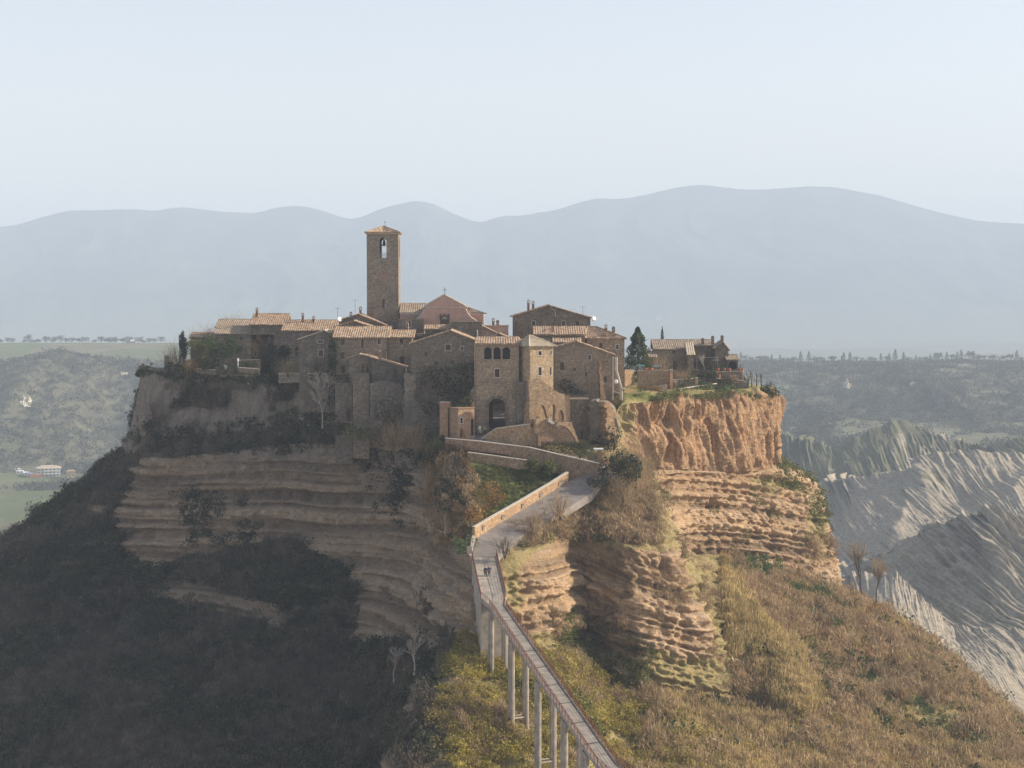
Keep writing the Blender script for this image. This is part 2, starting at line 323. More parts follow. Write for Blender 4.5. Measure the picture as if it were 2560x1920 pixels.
# --- far country: valley, farmland ridge, plain
BK = 1.5
Dn = np.array([60, 300, 450, 600, 750, 900, 1050, 1180, 1250, 1350, 1420, 1500, 1580, 1750, 1950, 2300, 3000, 4500, 5600]) * BK
Dn[0] = 60; Dn[1] = 300
zL = np.array([-120,-165,-150,-140,-136,-117,-120,-121,-122.6,-121.8,-112,-82,-56,-50,-43,-90,-130,-125,-112]) * BK; zL[:2] = (-125, -190)
zR = np.array([-120,-150,-125,-118,-112,-108,-106,-104,-100,-90,-84,-72,-61,-60,-62,-100,-130,-125,-112]) * BK; zR[:2] = (-125, -170)
sxs = np.linspace(-900, 3100, 900); Ds = np.concatenate([np.linspace(60, 1200, 60), np.linspace(1220, 3100, 420), np.linspace(3130, 5600 * BK, 70)])
SX, DD = np.meshgrid(sxs, Ds, indexing='ij')
tr = sstep(300, 1500, SX)
ZL = np.interp(DD, Dn, zL); ZR = np.interp(DD, Dn, zR); ZZ = ZL * (1 - tr) + ZR * tr
XX = (SX - 1106) / 3802 * DD
wob = fbm(XX / 240, DD / 240, 0, 101, 4)
shift = 130 * wob * sstep(1500, 2000, DD) * (1 - sstep(2600, 2900, DD))
ZL = np.interp(DD + shift, Dn, zL); ZR = np.interp(DD + shift, Dn, zR); ZZ = ZL * (1 - tr) + ZR * tr
sl = sstep(1950, 2100, DD) * (1 - sstep(2300, 2500, DD))
ZZ += sl * 16 * ridge(XX / 150, DD / 400, 0, 105, 3) + (5 + 9 * tr) * fbm(XX / 110, DD / 110, 0, 103, 4) * sstep(1700, 1900, DD) * (1 - .6 * sstep(2380, 2450, DD))
# the conical spur at the left and the low hills at the right
def bumpz(sx, D, h, wx, wd):
    x0 = (sx - 1106) / 3802 * D; r = np.sqrt(((XX - x0) / wx) ** 2 + ((DD - D) / wd) ** 2); return h * np.clip(1 - r, 0, 1) ** 1.1
ZZ += bumpz(20, 2120, 62, 125, 260) + bumpz(1950, 1800, 26, 150, 260) + bumpz(2260, 1750, 22, 120, 200)
ZZ += 42 * fbm(XX / 500, DD / 700, 0, 107, 4) * sstep(3400, 5000, DD) * (1 - sstep(7500, 8300, DD))
gx = np.gradient(ZZ, axis=0) / np.maximum(1e-3, np.gradient(XX, axis=0)); gy = np.gradient(ZZ, axis=1) / np.gradient(DD, axis=1); slope = np.sqrt(gx ** 2 + gy ** 2)
wood = np.clip(sstep(.10, .28, slope + .12 * fbm(XX / 120, DD / 120, 0, 111, 4)) * (1 - sstep(2700, 3000, DD)) + .8 * sstep(.15, .4, fbm(XX / 60, DD / 60, 0, 112, 4)) * sstep(1600, 1700, DD) * (1 - sstep(2350, 2450, DD)), 0, 1)
wood = np.maximum(wood, tr * sstep(-.25, .1, fbm(XX / 50, DD / 70, 0, 115, 4)) * sstep(2300, 2450, DD) * (1 - sstep(3000, 3200, DD)))
wood *= 1 - .75 * (1 - tr) * sstep(.0, .3, fbm(XX / 130, DD / 130, 0, 117, 3)) * sstep(2150, 2050, DD)
wood *= sstep(1200, 1500, DD)
def m_country():
    m = M('countryside', .95, .05); c = m.n('TexCoord').outputs['Object']; wd = m.attr('wood'); rt = m.attr('rightside')
    n = m.noise(c, .012, 6, .65); n2 = m.noise(c, .06, 6, .7); fv = m.n('TexVoronoi', Vector=m.n('Mapping', Vector=c, Scale=(1, .45, 1)).outputs[0], Scale=.0045)
    fs = m.n('SeparateColor', Color=fv.outputs['Color'])
    fields = m.ramp(fs.outputs[0], (0, (.085, .14, .045)), (.35, (.12, .165, .055)), (.6, (.20, .18, .10)), (.8, (.10, .12, .055)), (1, (.25, .21, .14)))
    fields = m.mix(.6, fields, (.125, .13, .075)); fields = m.mix(m.ramp(m.noise(c, .03, 6, .7), (.5, 0.0), (.66, .7)), fields, (.12, .10, .065))
    woodc = m.ramp(n2, (.3, (.05, .06, .035)), (.45, (.08, .08, .05)), (.55, (.115, .105, .07)), (.72, (.09, .105, .055)))
    fields = m.mix(m.math('MULTIPLY', rt, .5), fields, (.17, .16, .12))
    col = m.mix(wd, fields, woodc); col = m.mix(1.0, col, m.ramp(n, (.3, .8), (.7, 1.2)), 'MULTIPLY')
    sc = m.ramp(m.noise(c, .02, 5, .75), (.66, 0.0), (.72, .7)); col = m.mix(m.math('MULTIPLY', sc, wd), col, (.42, .38, .30))
    m.bump(n2, .8, 6); return m.out(col)
land = np_mesh('ground', np.stack([XX, DD, ZZ], -1).reshape(-1, 3), gridfaces(*XX.shape), m_country(), smooth=True, attrs=dict(wood=wood, rightside=tr))
tag(land, kind='structure')
# --- mountains on the horizon
cr = np.array([(-900,560),(-400,520),(-100,500),(0,490),(40,487),(90,470),(150,455),(220,454),(300,452),(340,457),(380,447),(420,450),(470,457),(560,461),(590,450),(640,444),(680,450),(760,476),(800,462),(830,448),(880,437),(905,433),(940,441),(980,462),(1035,483),(1060,474),(1090,465),(1130,467),(1155,460),(1200,455),(1240,440),(1290,428),(1340,431),(1400,420),(1450,407),(1500,400),(1530,400),(1570,407),(1610,411),(1680,408),(1740,403),(1800,404),(1850,414),(1900,423),(1960,441),(2020,458),(2110,478),(2212,484),(2400,505),(3100,560)], float)
ms = np.linspace(-900, 3100, 900); yc = np.interp(ms, cr[:, 0], cr[:, 1]); yc = blur(yc[:, None], 3, 0)[:, 0] + .7 * fbm(ms / 9, 0, 0, 121, 3)
nt = 120; t = np.linspace(0, 1, nt)
MX, MT = np.meshgrid(ms, t, indexing='ij'); DM = 8300 + 2700 * np.minimum(MT / .75, 1) + 2500 * np.maximum(0, MT - .75) * 4
zc = (657 - yc)[:, None] / 3802 * 11000; prof = np.where(MT < .75, (MT / .75) ** 1.5, 1 - ((MT - .75) / .25) ** 1.5)
MXX = (MX - 1106) / 3802 * DM; MZ = -175 + (zc + 175) * prof
mid = np.clip(MT / .75, 0, 1) * (1 - sstep(.6, .74, MT)) * 4
MZ += mid * (34 * ridge((MXX + 500 * fbm(MXX / 1500, DM / 1500, 0, 132, 3)) / 800, DM / 2200, 0, 131, 5, .55) - 16) * (MT < .75)
mm = M('mountain_slope', .95, .05); mc = mm.n('TexCoord').outputs['Object']
mcol = mm.ramp(mm.noise(mc, .004, 6, .6), (.4, (.02, .035, .03)), (.55, (.045, .06, .045)), (.68, (.09, .095, .07)))
mcol = mm.mix(mm.ramp(mm.math('MULTIPLY', mm.math('ADD', mm.n('SeparateXYZ', Vector=mc).outputs[2], 175.0), 1 / 260), (.0, 1.0), (1.0, 0.0)), mcol, mm.ramp(mm.noise(mc, .003, 6, .7), (.35, (.09, .12, .05)), (.65, (.17, .16, .10))))
mtn = np_mesh('mountains', np.stack([MXX, DM, MZ], -1).reshape(-1, 3), gridfaces(900, nt), mm.out(mcol), smooth=True); tag(mtn, kind='structure')
# --- clay badlands: fluted ridges of pale clay in front of the far slope
m = M('clay', .95, .05); c = m.n('TexCoord').outputs['Object']; n1 = m.noise(c, .06, 6, .65); gr_ = m.attr('turf')
colc = m.ramp(m.noise(c, .35, 5, .6), (.3, (.20, .17, .13)), (.7, (.34, .295, .225))); veg_ = m.ramp(n1, (.3, (.075, .085, .045)), (.7, (.13, .12, .075)))
clay = m.out(m.mix(m.ramp(m.math('ADD', gr_, m.math('MULTIPLY', m.math('SUBTRACT', m.noise(c, .12, 5, .7), .5), .6)), (.4, 0.0), (.6, 1.0)), colc, veg_)); m.bump(n1, .5, 2)
def badland(crest, foot, drop, amp, wl, seed, lean=.0, turf=0.0, sharp=1.0):
    """crest, foot: (sx, sy, D) polylines; ridge falls from crest to foot with gullies, and away behind"""
    a = np.array([tuple(PS(*q)) for q in crest]); b = np.array([tuple(PS(*q)) for q in foot])
    def rs(a, n):
        s = np.concatenate([[0], np.cumsum(np.linalg.norm(np.diff(a, axis=0), axis=1))]); u = np.linspace(0, s[-1], n)
        return np.stack([np.interp(u, s, a[:, i]) for i in range(3)], -1), s[-1]
    nu = 760; A, L = rs(a, nu); B, _ = rs(b, nu); back = A + np.array([25, 110, -drop])
    nb, nf = 25, 180
    tb = np.linspace(0, 1, nb, endpoint=False)[None, :, None]; tf = np.linspace(0, 1, nf)[None, :, None]
    Gb = back[:, None] * (1 - tb) + A[:, None] * tb; Gf = A[:, None] * (1 - tf) + B[:, None] * tf
    Gf[..., 2] += (-(np.abs(A - B)[:, 2])[:, None]) * .16 * np.sin(tf[..., 0] * math.pi)      # concave
    G_ = np.concatenate([Gb, Gf], 1); n_ = normals(blur(G_, 4, 0))
    if n_[nu // 2, nb + 40, 1] > 0: n_ = -n_
    u = np.linspace(0, L, nu)[:, None]; tv = np.concatenate([-1 + tb[0, :, 0] * 0, tf[0, :, 0]])[None]
    tt = np.clip(tv, 0, 1); us = u - lean * tt * 42 + 2.5 * fbm(u / 30, tt * 2, 0, seed + 3, 2)
    g = (1 - 2 * np.abs(vn(us / wl, tt * 1.1, 0, seed))) * (.35 + .65 * sstep(-.4, .3, vn(us / (wl * 2.3), tt * .6, 3, seed + 5)))
    g2 = 1 - 2 * np.abs(vn(us / (wl * .36), tt * 2.2, 5, seed + 1)); g3 = tri(us / (wl * .21) + 1.2 * fbm(us / wl, tt * 4, 9, seed + 2, 3)); uw = us + wl * .5 * fbm(us / wl * .7, tt * 2.2, 3, seed + 21, 3)
    g = .35 * g + .65 * tri(uw / wl + 13.7); g2 = .3 * g2 + .7 * tri(uw / (wl * .43) + .9 * fbm(uw / wl, tt * 2.5, 3, seed + 22, 2))
    env = (.30 + .7 * np.clip(tt * 3, 0, 1)) * (tv >= 0) * sstep(1.0, .75, tt)
    gbig = 1 - 2 * np.abs(vn((u + lean * tt * L * .2) / (wl * 4.2), tt * .9, 2, seed + 6)); pm = sstep(-.35, .45, vn(u / (wl * 3.1), tt * 1.7, 7, seed + 9)); env = (tv >= 0) * sstep(1.0, .7, tt); fine = np.exp(-tt * 1.6) * pm + .12
    dd = env * amp * (1.9 * gbig * np.clip(tt * 2.5, 0.1, 1) + fine * (.75 * g + .5 * g2 + .32 * g3 * sharp) + .45 * fbm(u / 12, tt * 9, 0, seed + 11, 4) + .4 * (ridge((us + 3 * fbm(u / 9, tt * 5, 1, seed + 12, 2)) / 7, tt * 2.4, 4, seed + 13, 4, .6) - .3)) * np.clip(1.25 - .5 * tt, 0, 2)
    G_ = G_ + n_ * np.array([1, 1, .45]) * dd[..., None]
    ce = np.exp(-np.abs(np.arange(nb + nf) - nb) / 9.)[None]; G_[..., 2] += ce * amp * .16 * (g + .6 * g2)
    tu = np.clip(turf + .55 * fbm(u / 35, tt * 2.5, 0, seed + 8, 4) + .35 * (tt > .75) * (tt - .5) + (tv < 0) * 1.0 - .25 * g2, 0, 1)
    o = np_mesh('badlands', G_.reshape(-1, 3), gridfaces(nu, nb + nf), clay, attrs=dict(turf=tu * np.ones_like(dd))); return tag(o, kind='structure')
badland([(1150,900,1500),(1400,880,1500),(1600,870,1500),(1690,935,1450),(1760,955,1400),(1800,968,1380),(1850,945,1380),(1930,905,1400),(1950,912,1400),(2060,955,1380),(2130,965,1350),(2260,930,1350)],
        [(1150,1120,1300),(1600,1120,1300),(1690,1120,1250),(1900,1080,1200),(2060,1050,1200),(2300,1050,1180)], 60, 5, 17, 201, .6, .8)
badland([(1250,1090,1260),(1640,1080,1250),(1770,1040,1190),(1850,1030,1150),(1960,1015,1120),(1985,985,1110),(2040,980,1110),(2110,975,1100),(2212,982,1100),(2400,975,1100)],
        [(1250,1300,1000),(1640,1300,1000),(1800,1250,960),(1950,1190,950),(2150,1170,950),(2420,1160,930)], 60, 6, 12, 202, .9, .12)
badland([(1350,1290,1000),(1720,1260,980),(1810,1225,940),(1900,1195,900),(1960,1160,880),(2010,1135,870),(2080,1110,860),(2130,1098,850),(2212,1120,850),(2420,1140,850)],
        [(1350,1500,800),(1720,1500,780),(1850,1450,760),(1990,1400,760),(2150,1380,760),(2450,1400,740)], 55, 7, 19, 203, 1.6, .22)
badland([(1450,1330,840),(1760,1250,800),(1830,1238,780),(1880,1240,770),(1935,1232,760),(1990,1290,740),(2060,1350,720),(2130,1360,700),(2212,1356,690),(2420,1350,680)],
        [(1450,1520,680),(1760,1480,640),(1850,1480,640),(2000,1500,610),(2150,1530,600),(2450,1600,580)], 40, 4, 8, 204, .5, .12)
badland([(1800,1480,650),(1880,1400,640),(1960,1356,620),(2010,1370,600),(2080,1420,580),(2130,1480,560),(2180,1540,540),(2260,1600,520),(2420,1700,500)],
        [(1800,1700,560),(1900,1700,540),(2050,1720,500),(2200,1800,480),(2450,1950,450)], 60, 3, 12, 205, .5, .55)
# --- haze: one closed box around everything
hz = MB(); hz.box(-9000, 9000, -40, 14500, -420, 760); haze = hz.build('haze'); tag(haze, kind='stuff', label='pale blue winter haze over the valley', cat='haze')
hm = bpy.data.materials.new('haze_air'); hm.use_nodes = True; ht = hm.node_tree; ht.nodes.remove(ht.nodes['Principled BSDF'])
pv = ht.nodes.new('ShaderNodeVolumePrincipled'); pv.inputs['Color'].default_value = (.585, .685, .82, 1); pv.inputs['Density'].default_value = .000155; pv.inputs['Anisotropy'].default_value = .0
ht.links.new(pv.outputs[0], ht.nodes['Material Output'].inputs['Volume']); haze.data.materials.append(hm)
# ================================================================== MATERIALS
T = dict(
 tufa = masonry('tufa_blocks', (.325,.26,.195), (.22,.18,.138), (.19,.158,.12)),
 tufad = masonry('weathered_tufa', (.235,.193,.152), (.15,.126,.102), (.135,.115,.094), stain=.6, tint=(.12,.11,.085)),
 rubble = masonry('rubble_stone', (.36,.255,.16), (.25,.165,.10), (.30,.22,.15), bw=.42, bh=.24, stain=.35, tint=(.16,.12,.075)),
 brick = masonry('red_brick', (.31,.205,.135), (.23,.15,.10), (.28,.20,.14), bw=.3, bh=.12, stain=.3, tint=(.2,.15,.1)),
 tan = masonry('tan_stone', (.40,.305,.20), (.33,.25,.165), (.30,.235,.165), bw=.5, bh=.26, stain=.25, tint=(.22,.18,.12)),
 pink = flat('pink_plaster', (.42,.265,.21), var=.14, scale=.8), pinkd = flat('dull_pink_plaster', (.40,.27,.21), var=.16, scale=.8),
 cope = flat('pale_coping', (.47,.42,.34), var=.2, scale=2), frame = flat('stone_frame', (.42,.38,.32), var=.12), wood = flat('brown_wood', (.11,.07,.05)),
 dark = flat('painted_interior_shade', (.018,.018,.02), rough=.5), door = flat('rust_red_door', (.20,.075,.045)), metal = flat('dark_iron', (.04,.04,.045), rough=.6),
 white = flat('white_paint', (.7,.7,.68), var=.08), conc = flat('grey_concrete', (.29,.25,.205), var=.3, scale=.9), asph = flat('grey_paving', (.20,.175,.155), var=.18, scale=.5),
 rust = flat('rust_red_paint', (.20,.085,.055), var=.15), terr = flat('terracotta', (.42,.17,.10)), capm = flat('chimney_cap_tile', (.24,.16,.12)), teal = flat('teal_canvas', (.16,.33,.36)), bell = flat('bronze', (.05,.055,.05), rough=.4, spec=.5),
 tile1 = tiles('roof_tiles', [(.40,.285,.19), (.31,.205,.135), (.46,.35,.24), (.26,.175,.12), (.20,.155,.11), (.37,.235,.155)]),
 tile2 = tiles('weathered_roof_tiles', [(.35,.265,.185), (.28,.205,.145), (.38,.31,.23), (.22,.17,.13), (.26,.21,.155)], .6),
 tile3 = tiles('pale_roof_tiles', [(.48,.40,.29), (.42,.34,.24), (.5,.43,.33), (.38,.31,.22)], .4),
 bark = flat('bark', (.10,.08,.06), var=.3, scale=2), paleb = flat('pale_dead_wood', (.33,.29,.24), var=.2, scale=2),
)
glass = M('window_glass', .15, .5); glass.out((.03, .035, .04)); T['glass'] = glass.m
# ================================================================== BUILDING KIT
def wallgrid(mb, org, u, w, z0, z1, ops, depth, inn):
    """vertical wall from org along u (unit) with rectangular / arched openings cut and reveals; inn = inward normal"""
    org = Vector(org); u = Vector(u); inn = Vector(inn)
    ops = [o for o in ops if o[0] > .02 and o[1] < w - .02]
    xs = sorted({0, w} | {q for o in ops for q in o[:2]}); zs = sorted({z0, z1} | {min(max(q, z0), z1) for o in ops for q in o[2:4]})
    pt = lambda x, z, d=0: org + u * x + inn * d + Vector((0, 0, z))
    for i in range(len(xs) - 1):
        for j in range(len(zs) - 1):
            cx, cz = (xs[i] + xs[i + 1]) / 2, (zs[j] + zs[j + 1]) / 2
            if any(o[0] < cx < o[1] and o[2] < cz < o[3] for o in ops): continue
            mb.poly([pt(xs[i], zs[j]), pt(xs[i + 1], zs[j]), pt(xs[i + 1], zs[j + 1]), pt(xs[i], zs[j + 1])])
    for o in ops:
        a, b, c, d = o[:4]; arch = len(o) > 4 and 'arch' in o[4]
        if arch:
            r = (b - a) / 2; n = 12; cx = (a + b) / 2; ar = [(cx - r * math.cos(math.pi * k / n), d - r + r * math.sin(math.pi * k / n)) for k in range(n + 1)]
            mb.poly([pt(a, d)] + [pt(*q) for q in ar[:n // 2 + 1]][::-1]); mb.poly([pt(b, d)] + [pt(*q) for q in ar[n // 2:]][::-1])
            out = [(a, c)] + ar + [(b, c)]
        else: out = [(a, c), (a, d), (b, d), (b, c)]
        for k in range(len(out) - 1): mb.poly([pt(*out[k]), pt(*out[k + 1]), pt(*out[k + 1], depth), pt(*out[k], depth)])
        mb.poly([pt(a, c), pt(b, c), pt(b, c, depth), pt(a, c, depth)])
def filler(parent, org, u, inn, o, depth):
    """window / door / void child of an opening"""
    org = Vector(org); u = Vector(u); inn = Vector(inn); a, b, c, d = o[:4]; k = o[4] if len(o) > 4 else 'win'
    if 'void' in k: return
    pt = lambda x, z, dd=0: org + u * x + inn * dd + Vector((0, 0, z))
    def bx(mb, x0, x1, z0, z1, d0, d1):
        q = [pt(x, z, dd) for dd in (d0, d1) for z in (z0, z1) for x in (x0, x1)]; n = len(mb.v); mb.v += [tuple(p) for p in q]
        mb.f += [tuple(n + i for i in f) for f in ((0, 1, 3, 2), (4, 6, 7, 5), (0, 4, 5, 1), (2, 3, 7, 6), (0, 2, 6, 4), (1, 5, 7, 3))]
    if 'door' in k:
        mb = MB(); bx(mb, a - .02, b + .02, c, d + .02, depth - .04, depth + .04); return mb.build('door', T['door'] if 'red' in k else T['wood'], parent)
    mb = MB(); bx(mb, a - .02, b + .02, c - .02, d + .02, depth - .03, depth + .03)
    wn = mb.build('window', T['wood'] if 'shut' in k else T['glass'] if 'arch' not in k else T['dark'], parent)  # arched openings get a near-black panel, painting the shade inside
    if 'win' in k:
        mb = MB(); m_ = (a + b) / 2; bx(mb, m_ - .03, m_ + .03, c, d, depth - .07, depth - .035); bx(mb, a, b, (c + d) / 2 - .03, (c + d) / 2 + .03, depth - .065, depth - .036); mb.build('glazing_bar', T['wood'], wn)
    if 'sur' in k:
        mb = MB(); q = .13
        bx(mb, a - q, a, c - q, d + q, -.03, .02); bx(mb, b, b + q, c - q, d + q, -.03, .02); bx(mb, a, b, d, d + q, -.03, .02); bx(mb, a - q, b + q, c - q, c - .002, -.07, .02); mb.build('frame', T['frame'], wn)
def tileplane(mb, e0, e1, r0, r1, rng, per=.46, amp=.10, thick=.16):
    """corrugated tile slope: eave e0-e1, ridge r0-r1 (may meet in a point)"""
    e0, e1, r0, r1 = map(Vector, (e0, e1, r0, r1)); nrm = (e1 - e0).cross(r0 + r1 - e0 - e1).normalized()
    if nrm.z < 0: nrm = -nrm
    W = (e1 - e0).length; n = max(4, int(W / per)) * 4; L = ((r0 + r1) - (e0 + e1)).length / 2; m = max(2, int(L / .9))
    pr = (0, .85, 1, .85); base = len(mb.v); jit = [rng.uniform(-.05, .09) for _ in range(n + 1)]
    up = (r0 - e0)
    for i in range(n + 1):
        a = e0.lerp(e1, i / n); b = r0.lerp(r1, i / n); a = a - (b - a).normalized() * (jit[i // 4 * 4 if i // 4 * 4 <= n else n]) if (b - a).length > .1 else a
        for j in range(m + 1):
            p = a.lerp(b, j / m) + nrm * (pr[i % 4] * amp + .02 * rng.random() + .03 * math.sin(i * .11 + j * .9)); mb.v.append(tuple(p))
    for i in range(n):
        for j in range(m):
            q = base + i * (m + 1) + j; mb.f.append((q, q + m + 1, q + m + 2, q + 1))
    lo = [p - nrm * thick for p in (e0, e1, r1, r0)]; mb.poly(lo[::-1]); k = [e0, e1, r1, r0]
    for i in range(4):
        a, b = k[i], k[(i + 1) % 4]
        if (a - b).length > .05: mb.poly([lo[i], lo[(i + 1) % 4], b + nrm * .03, a + nrm * .03])
def chimney(parent, x, y, z0, h, w=.55, style=0):
    h = max(.25, h * .72)
    mb = MB(); mb.box(x - w / 2, x + w / 2, y - w / 2, y + w / 2, z0 - 1.2, z0 + h); mb.box(x - w / 2 - .08, x + w / 2 + .08, y - w / 2 - .08, y + w / 2 + .08, z0 + h, z0 + h + .1)
    ch = mb.build('chimney', T['brick'], parent); mb = MB(); t = z0 + h + .1
    for sx in (-1, 1): mb.box(x + sx * (w / 2 - .06) - .06, x + sx * (w / 2 - .06) + .06, y - w / 2, y + w / 2, t, t + .4)
    if style: mb.tube([(x, y - w / 2, t + .4), (x, y + w / 2, t + .4)], w / 2 + .06, 8)
    else: mb.poly([(x - w / 2 - .1, y - w / 2 - .1, t + .4), (x + w / 2 + .1, y - w / 2 - .1, t + .4), (x, y, t + .75)]); mb.poly([(x + w / 2 + .1, y - w / 2 - .1, t + .4), (x + w / 2 + .1, y + w / 2 + .1, t + .4), (x, y, t + .75)]); mb.poly([(x + w / 2 + .1, y + w / 2 + .1, t + .4), (x - w / 2 - .1, y + w / 2 + .1, t + .4), (x, y, t + .75)]); mb.poly([(x - w / 2 - .1, y + w / 2 + .1, t + .4), (x - w / 2 - .1, y - w / 2 - .1, t + .4), (x, y, t + .75)]); mb.box(x - w / 2 - .1, x + w / 2 + .1, y - w / 2 - .1, y + w / 2 + .1, t + .36, t + .402)
    mb.build('cap', T['capm'], ch)
GROUP_H = 'stone houses of the hilltop town'
def house(name, label, xl, xr, yb, ye, D, depth, roof, rot=0, wall='tufa', tile='tile1', ops=(), sops=(), chim=(), oh=.35, cat='house', group=GROUP_H, extra_base=8.0, rise=None, wmin=0, side=None, thick=.16):
    """footprint from photo pixels: xl..xr front width at distance D, yb ground, ye eave; ops in photo pixels (x0,x1,ytop,ybot,kind)"""
    rng = random.Random(label); a = R(rot); cxp = (xl + xr) / 2; c = P(cxp, yb, D); W = (xr - xl) / F * D / math.cos(a)
    if rot:   # apparent width = front + hidden/visible side; keep the front
        W = max(wmin, W)
    zb = c.z; ze = P(cxp, ye, D).z - zb; root = empty(name, c, a, label=label, cat=cat, group=group)
    h = W / 2; H = ze; mb = MB(); z0 = -extra_base; s = D / F
    fo = []
    for o in ops:
        X0 = (o[0] - cxp) * s / math.cos(a) + h; X1 = (o[1] - cxp) * s / math.cos(a) + h; Z1 = P(cxp, o[2], D).z - zb; Z0 = P(cxp, o[3], D).z - zb
        fo.append((X0, X1, max(Z0, z0 + .05), Z1) + tuple(o[4:]))
    gable_low = None
    kind = roof[0]
    if kind == 'gable':       # ('gable', apex_px_x, apex_px_y, eaveL_y, eaveR_y)
        ax = (roof[1] - cxp) * s / math.cos(a); az = P(cxp, roof[2], D).z - zb; zl = P(cxp, roof[3], D).z - zb; zr = P(cxp, roof[4], D).z - zb
        H = min(zl, zr, H)
    if kind == 'mono':        # ('mono', yL, yR): slopes sideways
        zl = P(cxp, roof[1], D).z - zb; zr = P(cxp, roof[2], D).z - zb; H = min(zl, zr)
    wd = .28
    wallgrid(mb, (-h, 0, 0), (1, 0, 0), W, z0, H, fo, wd, (0, 1, 0)); wallgrid(mb, (h, 0, 0), (0, 1, 0), depth, z0, H, list(sops), wd, (-1, 0, 0))
    mb.poly([(-h, depth, z0), (-h, 0, z0), (-h, 0, H), (-h, depth, H)]); mb.poly([(h, depth, z0), (-h, depth, z0), (-h, depth, H), (h, depth, H)])
    rb = MB(); E0, E1 = -h - oh, h + oh; y0, y1 = -oh, depth + oh; zt = lambda z: z + .04
    if kind == 'front':       # ('front', ridge_y_px): ridge parallel to the facade, at mid depth
        rd = depth * (roof[2] if len(roof) > 2 else .5); zr_ = P(cxp, roof[1], D + rd).z - zb; sl = (zr_ - H) / rd
        tileplane(rb, (E0, y0, zt(H - sl * oh)), (E1, y0, zt(H - sl * oh)), (E0, rd, zt(zr_)), (E1, rd, zt(zr_)), rng)
        zbk = H if rd < depth - .1 else zr_
        if rd < depth - .1: tileplane(rb, (E1, y1, zt(H - sl * oh)), (E0, y1, zt(H - sl * oh)), (E1, rd + .001, zt(zr_) - .002), (E0, rd + .001, zt(zr_) - .002), rng)
        for sx in (-h, h): mb.poly([(sx, 0, H), (sx, rd, zr_)] + [(sx, depth, H)])
        rb.tube([(E0, rd, zt(zr_) + .06), (E1, rd, zt(zr_) + .06)], .13, 6)
    elif kind == 'gable':
        mb.poly([(-h, 0, H), (h, 0, H), (h, 0, zr), (ax, 0, az), (-h, 0, zl)]); mb.poly([(-h, depth, H), (-h, depth, zl), (ax, depth, az), (h, depth, zr), (h, depth, H)])
        mb.poly([(-h, 0, H), (-h, 0, zl), (-h, depth, zl), (-h, depth, H)]); mb.poly([(h, 0, H), (h, depth, H), (h, depth, zr), (h, 0, zr)])
        sl = (az - zl) / (ax + h) if ax + h > .1 else 0; sr = (az - zr) / (h - ax) if h - ax > .1 else 0
        if ax + h > .3: tileplane(rb, (-h - oh, y1, zt(zl - sl * oh)), (-h - oh, y0, zt(zl - sl * oh)), (ax, y1, zt(az)), (ax, y0, zt(az)), rng, thick=thick)
        if h - ax > .3: tileplane(rb, (h + oh, y0, zt(zr - sr * oh)), (h + oh, y1, zt(zr - sr * oh)), (ax, y0, zt(az) - .003), (ax, y1, zt(az) - .003), rng, thick=thick)
        rb.tube([(ax, y0, zt(az) + .05), (ax, y1, zt(az) + .05)], .12, 6)
    elif kind == 'mono':
        mb.poly([(-h, 0, H), (h, 0, H), (h, 0, zr), (-h, 0, zl)] if abs(zl - H) > .01 and abs(zr - H) > .01 else ([(-h, 0, H), (h, 0, H), (-h, 0, zl)] if zl > zr else [(-h, 0, H), (h, 0, H), (h, 0, zr)]))
        mb.poly([(-h, depth, H), (-h, 0, H), (-h, 0, zl), (-h, depth, zl)] if zl > H + .01 else [(h, 0, H), (h, depth, H), (h, depth, zr), (h, 0, zr)])
        sl = (zr - zl) / W
        if zl > zr: tileplane(rb, (h + oh, y0, zt(zr + sl * oh)), (h + oh, y1, zt(zr + sl * oh)), (-h - oh, y0, zt(zl - sl * oh)), (-h - oh, y1, zt(zl - sl * oh)), rng, thick=thick)
        else: tileplane(rb, (-h - oh, y1, zt(zl - sl * oh)), (-h - oh, y0, zt(zl - sl * oh)), (h + oh, y1, zt(zr + sl * oh)), (h + oh, y0, zt(zr + sl * oh)), rng, thick=thick)
    elif kind == 'hip':       # ('hip', ridge_y_px, x0frac, x1frac)
        f0, f1 = (roof[2], roof[3]) if len(roof) > 2 else (.5, .5); zr_ = P(cxp, roof[1], D + depth / 2).z - zb; sl = (zr_ - H) / (depth / 2)
        ze_ = zt(H - sl * oh * .6); A, B, C_, D_ = (E0, y0, ze_), (E1, y0, ze_), (E1, y1, ze_), (E0, y1, ze_); a0 = (-h + W * f0, depth / 2, zt(zr_)); a1 = (-h + W * f1 + .02, depth / 2, zt(zr_))
        tileplane(rb, A, B, a0, a1, rng); tileplane(rb, B, C_, a1, a1, rng); tileplane(rb, C_, D_, a1, a0, rng); tileplane(rb, D_, A, a0, a0, rng)
        for p, q in ((A, a0), (B, a1), (C_, a1), (D_, a0), (a0, a1)): rb.tube([Vector(p) + Vector((0, 0, .12)), Vector(q) + Vector((0, 0, .1))], .12, 5)
    elif kind == 'flat':
        rb.box(-h - .12, h + .12, -.12, depth + .12, H + .003, H + .16)
    wl = mb.build('wall', T[wall], root); rf = rb.build('roof', T[tile], root)
    for o in fo:
        if o[0] > .02 and o[1] < W - .02: filler(root, (-h, 0, 0), (1, 0, 0), (0, 1, 0), o, wd)
    for o in sops: filler(root, (h, 0, 0), (0, 1, 0), (-1, 0, 0), o, wd)
    for (px, py, hh, st, dy) in chim:
        X_ = (px - cxp) * s / math.cos(a); chimney(rf, X_, dy, P(cxp, py, D + dy).z - zb, hh, .6 if st else .5, st)
    root['_'] = 0; del root['_']
    return root, dict(h=h, H=H, depth=depth, zb=zb, s=s, cx=cxp, D=D, a=a)
